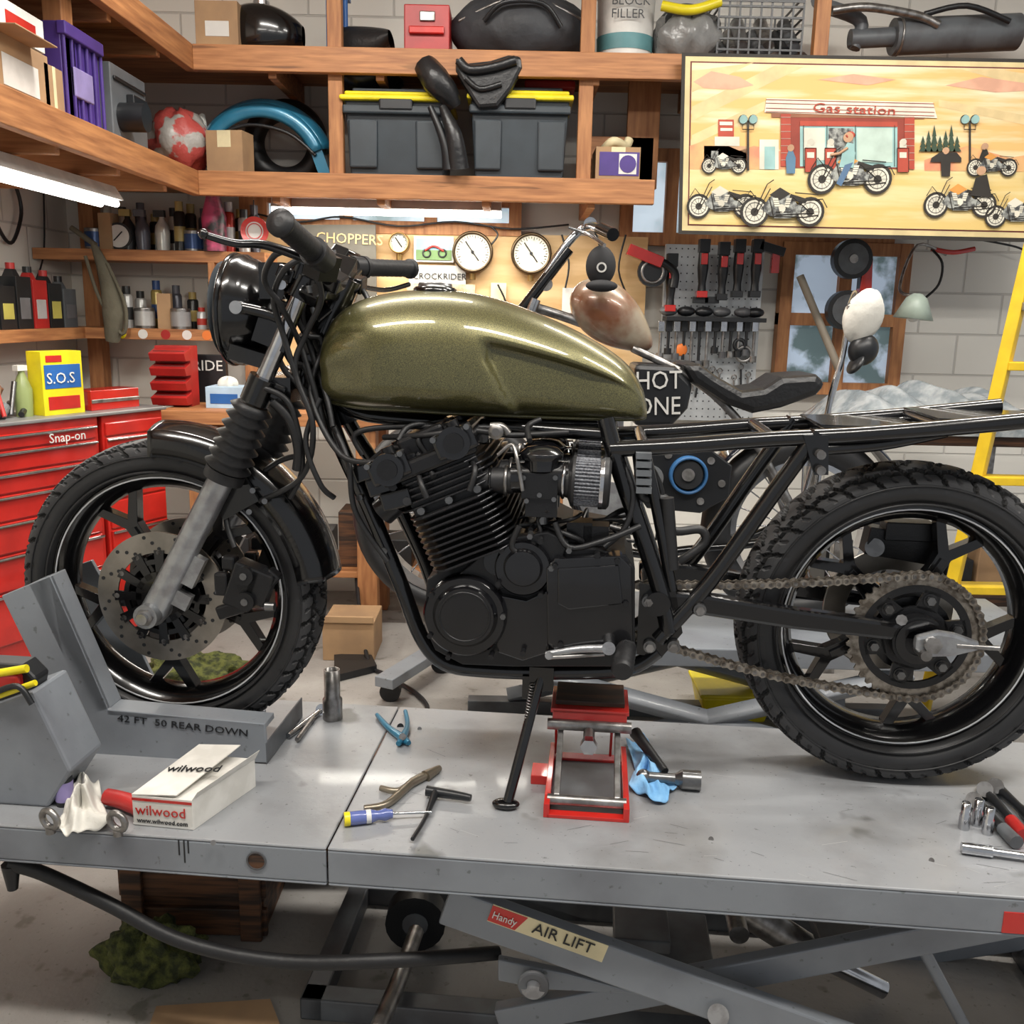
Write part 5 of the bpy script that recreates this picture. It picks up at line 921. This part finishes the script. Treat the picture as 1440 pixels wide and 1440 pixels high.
# floor things
g=G('wooden_crate',bev=.003); y=2.0; ax_,bx_=W(180,1300,y).x,W(372,1300,y).x; g.bb(ax_,bx_,y,y+.35,0,.34,WOODD)
for z in(.0,.1,.2,.28): g.bb(ax_-.01,bx_+.01,y-.015,y,z+.005,z+.075,WOODD)
for x in(ax_,bx_-.05): g.bb(x,x+.05,y-.03,y-.015,0,.34,WOODD)
g.build()
g=G('wooden_pallet_box',bev=.003); y=2.25; a,b=W(375,1300,y).x,W(560,1300,y).x; g.bb(a+.02,b,y,y+.3,.0,.33,WOODD); g.build()
def wrag(name,u,v,r,m,seed,ry=None,h=.05):
    c=WZ(u,v,0); g=G(name); random.seed(seed); ph=[random.random()*6 for _ in range(4)]
    g.sph(c+V((0,0,h*.6)),(r,ry or r*.7,h),m,n=56,f=lambda a,b:1+.2*sin(5*b+ph[0])*sin(3*a)+.12*sin(11*b+ph[1])*sin(6*a)+.06*sin(19*b)*sin(11*a))
    for p in g.v: p.z=max(p.z,.001)
    return g.build()
wrag('green_floor_rag',215,1365,.11,GRN,3,.07,.07)
g=G('air_hose'); g.tube([BK@L(*p) for p in((15,1215,-.42),(60,1228,-.42),(150,1270,-.42),(260,1325,-.42),(400,1352,-.42),(560,1350,-.41),(700,1340,-.3))],.014,RUB,n=12,sub=8); g.tube([BK@L(15,1215,-.42),BK@L(18,1250,-.42)],[.018,.01],DRK); g.build()
g=G('floor_cable'); g.tube([WZ(500,800,.02)+V((0,0,.55)),WZ(500,860,.02)+V((0,0,.3)),WZ(515,925,.02)+V((0,0,.02)),WZ(545,950,.012),WZ(585,975,.012),WZ(600,1000,.012),WZ(560,1030,.012)],.009,DRK,n=8,sub=8); g.build()
g=G('floor_dolly',bev=.003); c=WZ(575,985,0); g.cyl(c+V((-.07,-.02,.04)),c+V((-.07,.02,.04)),.04,DRK); g.cyl(c+V((.1,.28,.04)),c+V((.1,.32,.04)),.04,DRK); g.box(c+V((.02,.15,.1)),(.08,.5,.04),GRY,rot=(0,0,-25)); g.box(c+V((-.06,0,.085)),(.05,.05,.03),STL); g.build()
g=G('yellow_drain_pan',bev=.008); c=WZ(1025,1000,0); g.box(c+V((0,0,.05)),(.22,.2,.1),YEL,tp=1.2); g.bb(c.x-.14,c.x+.14,c.y-.13,c.y+.13,.1,.115,YEL); g.build()
wrag('green_towel',280,950,.2,GRN,5,.12,.05)
g=G('floor_caster_stand'); c=WZ(585,1330,0); g.cyl(c+V((0,-.02,.07)),c+V((0,.03,.07)),.07,DRK); g.cyl(c+V((0,-.022,.07)),c+V((0,.032,.07)),.03,GRYD); g.tube([WZ(585,1310,.1),WZ(560,1380,.1),WZ(530,1450,.1)],.018,STL,n=10); g.build()
g=G('cardboard_sheet'); g.ext([WZ(u,v,.001) for u,v in((220,1418),(380,1408),(400,1460),(205,1460))],(0,0,.006),CRD); g.build()
g=G('black_floor_mat'); g.ext([WZ(u,v,.001) for u,v in((470,930),(520,925),(530,945),(470,960))],(0,0,.03),DRK); g.build()
# =========================================================== camera, world
cd=bpy.data.cameras.new('camera'); cd.sensor_width=36; cd.sensor_fit='HORIZONTAL'; cd.lens=36*F/1440; cd.clip_start=.05
co=bpy.data.objects.new('camera',cd); sc.collection.objects.link(co); co.matrix_world=CAM; sc.camera=co
w=bpy.data.worlds.new('world'); sc.world=w; w.use_nodes=True; w.node_tree.nodes['Background'].inputs[0].default_value=(.92,.95,1,1); w.node_tree.nodes['Background'].inputs[1].default_value=.45
try: sc.view_settings.view_transform='Standard'
except Exception as e: print(e)
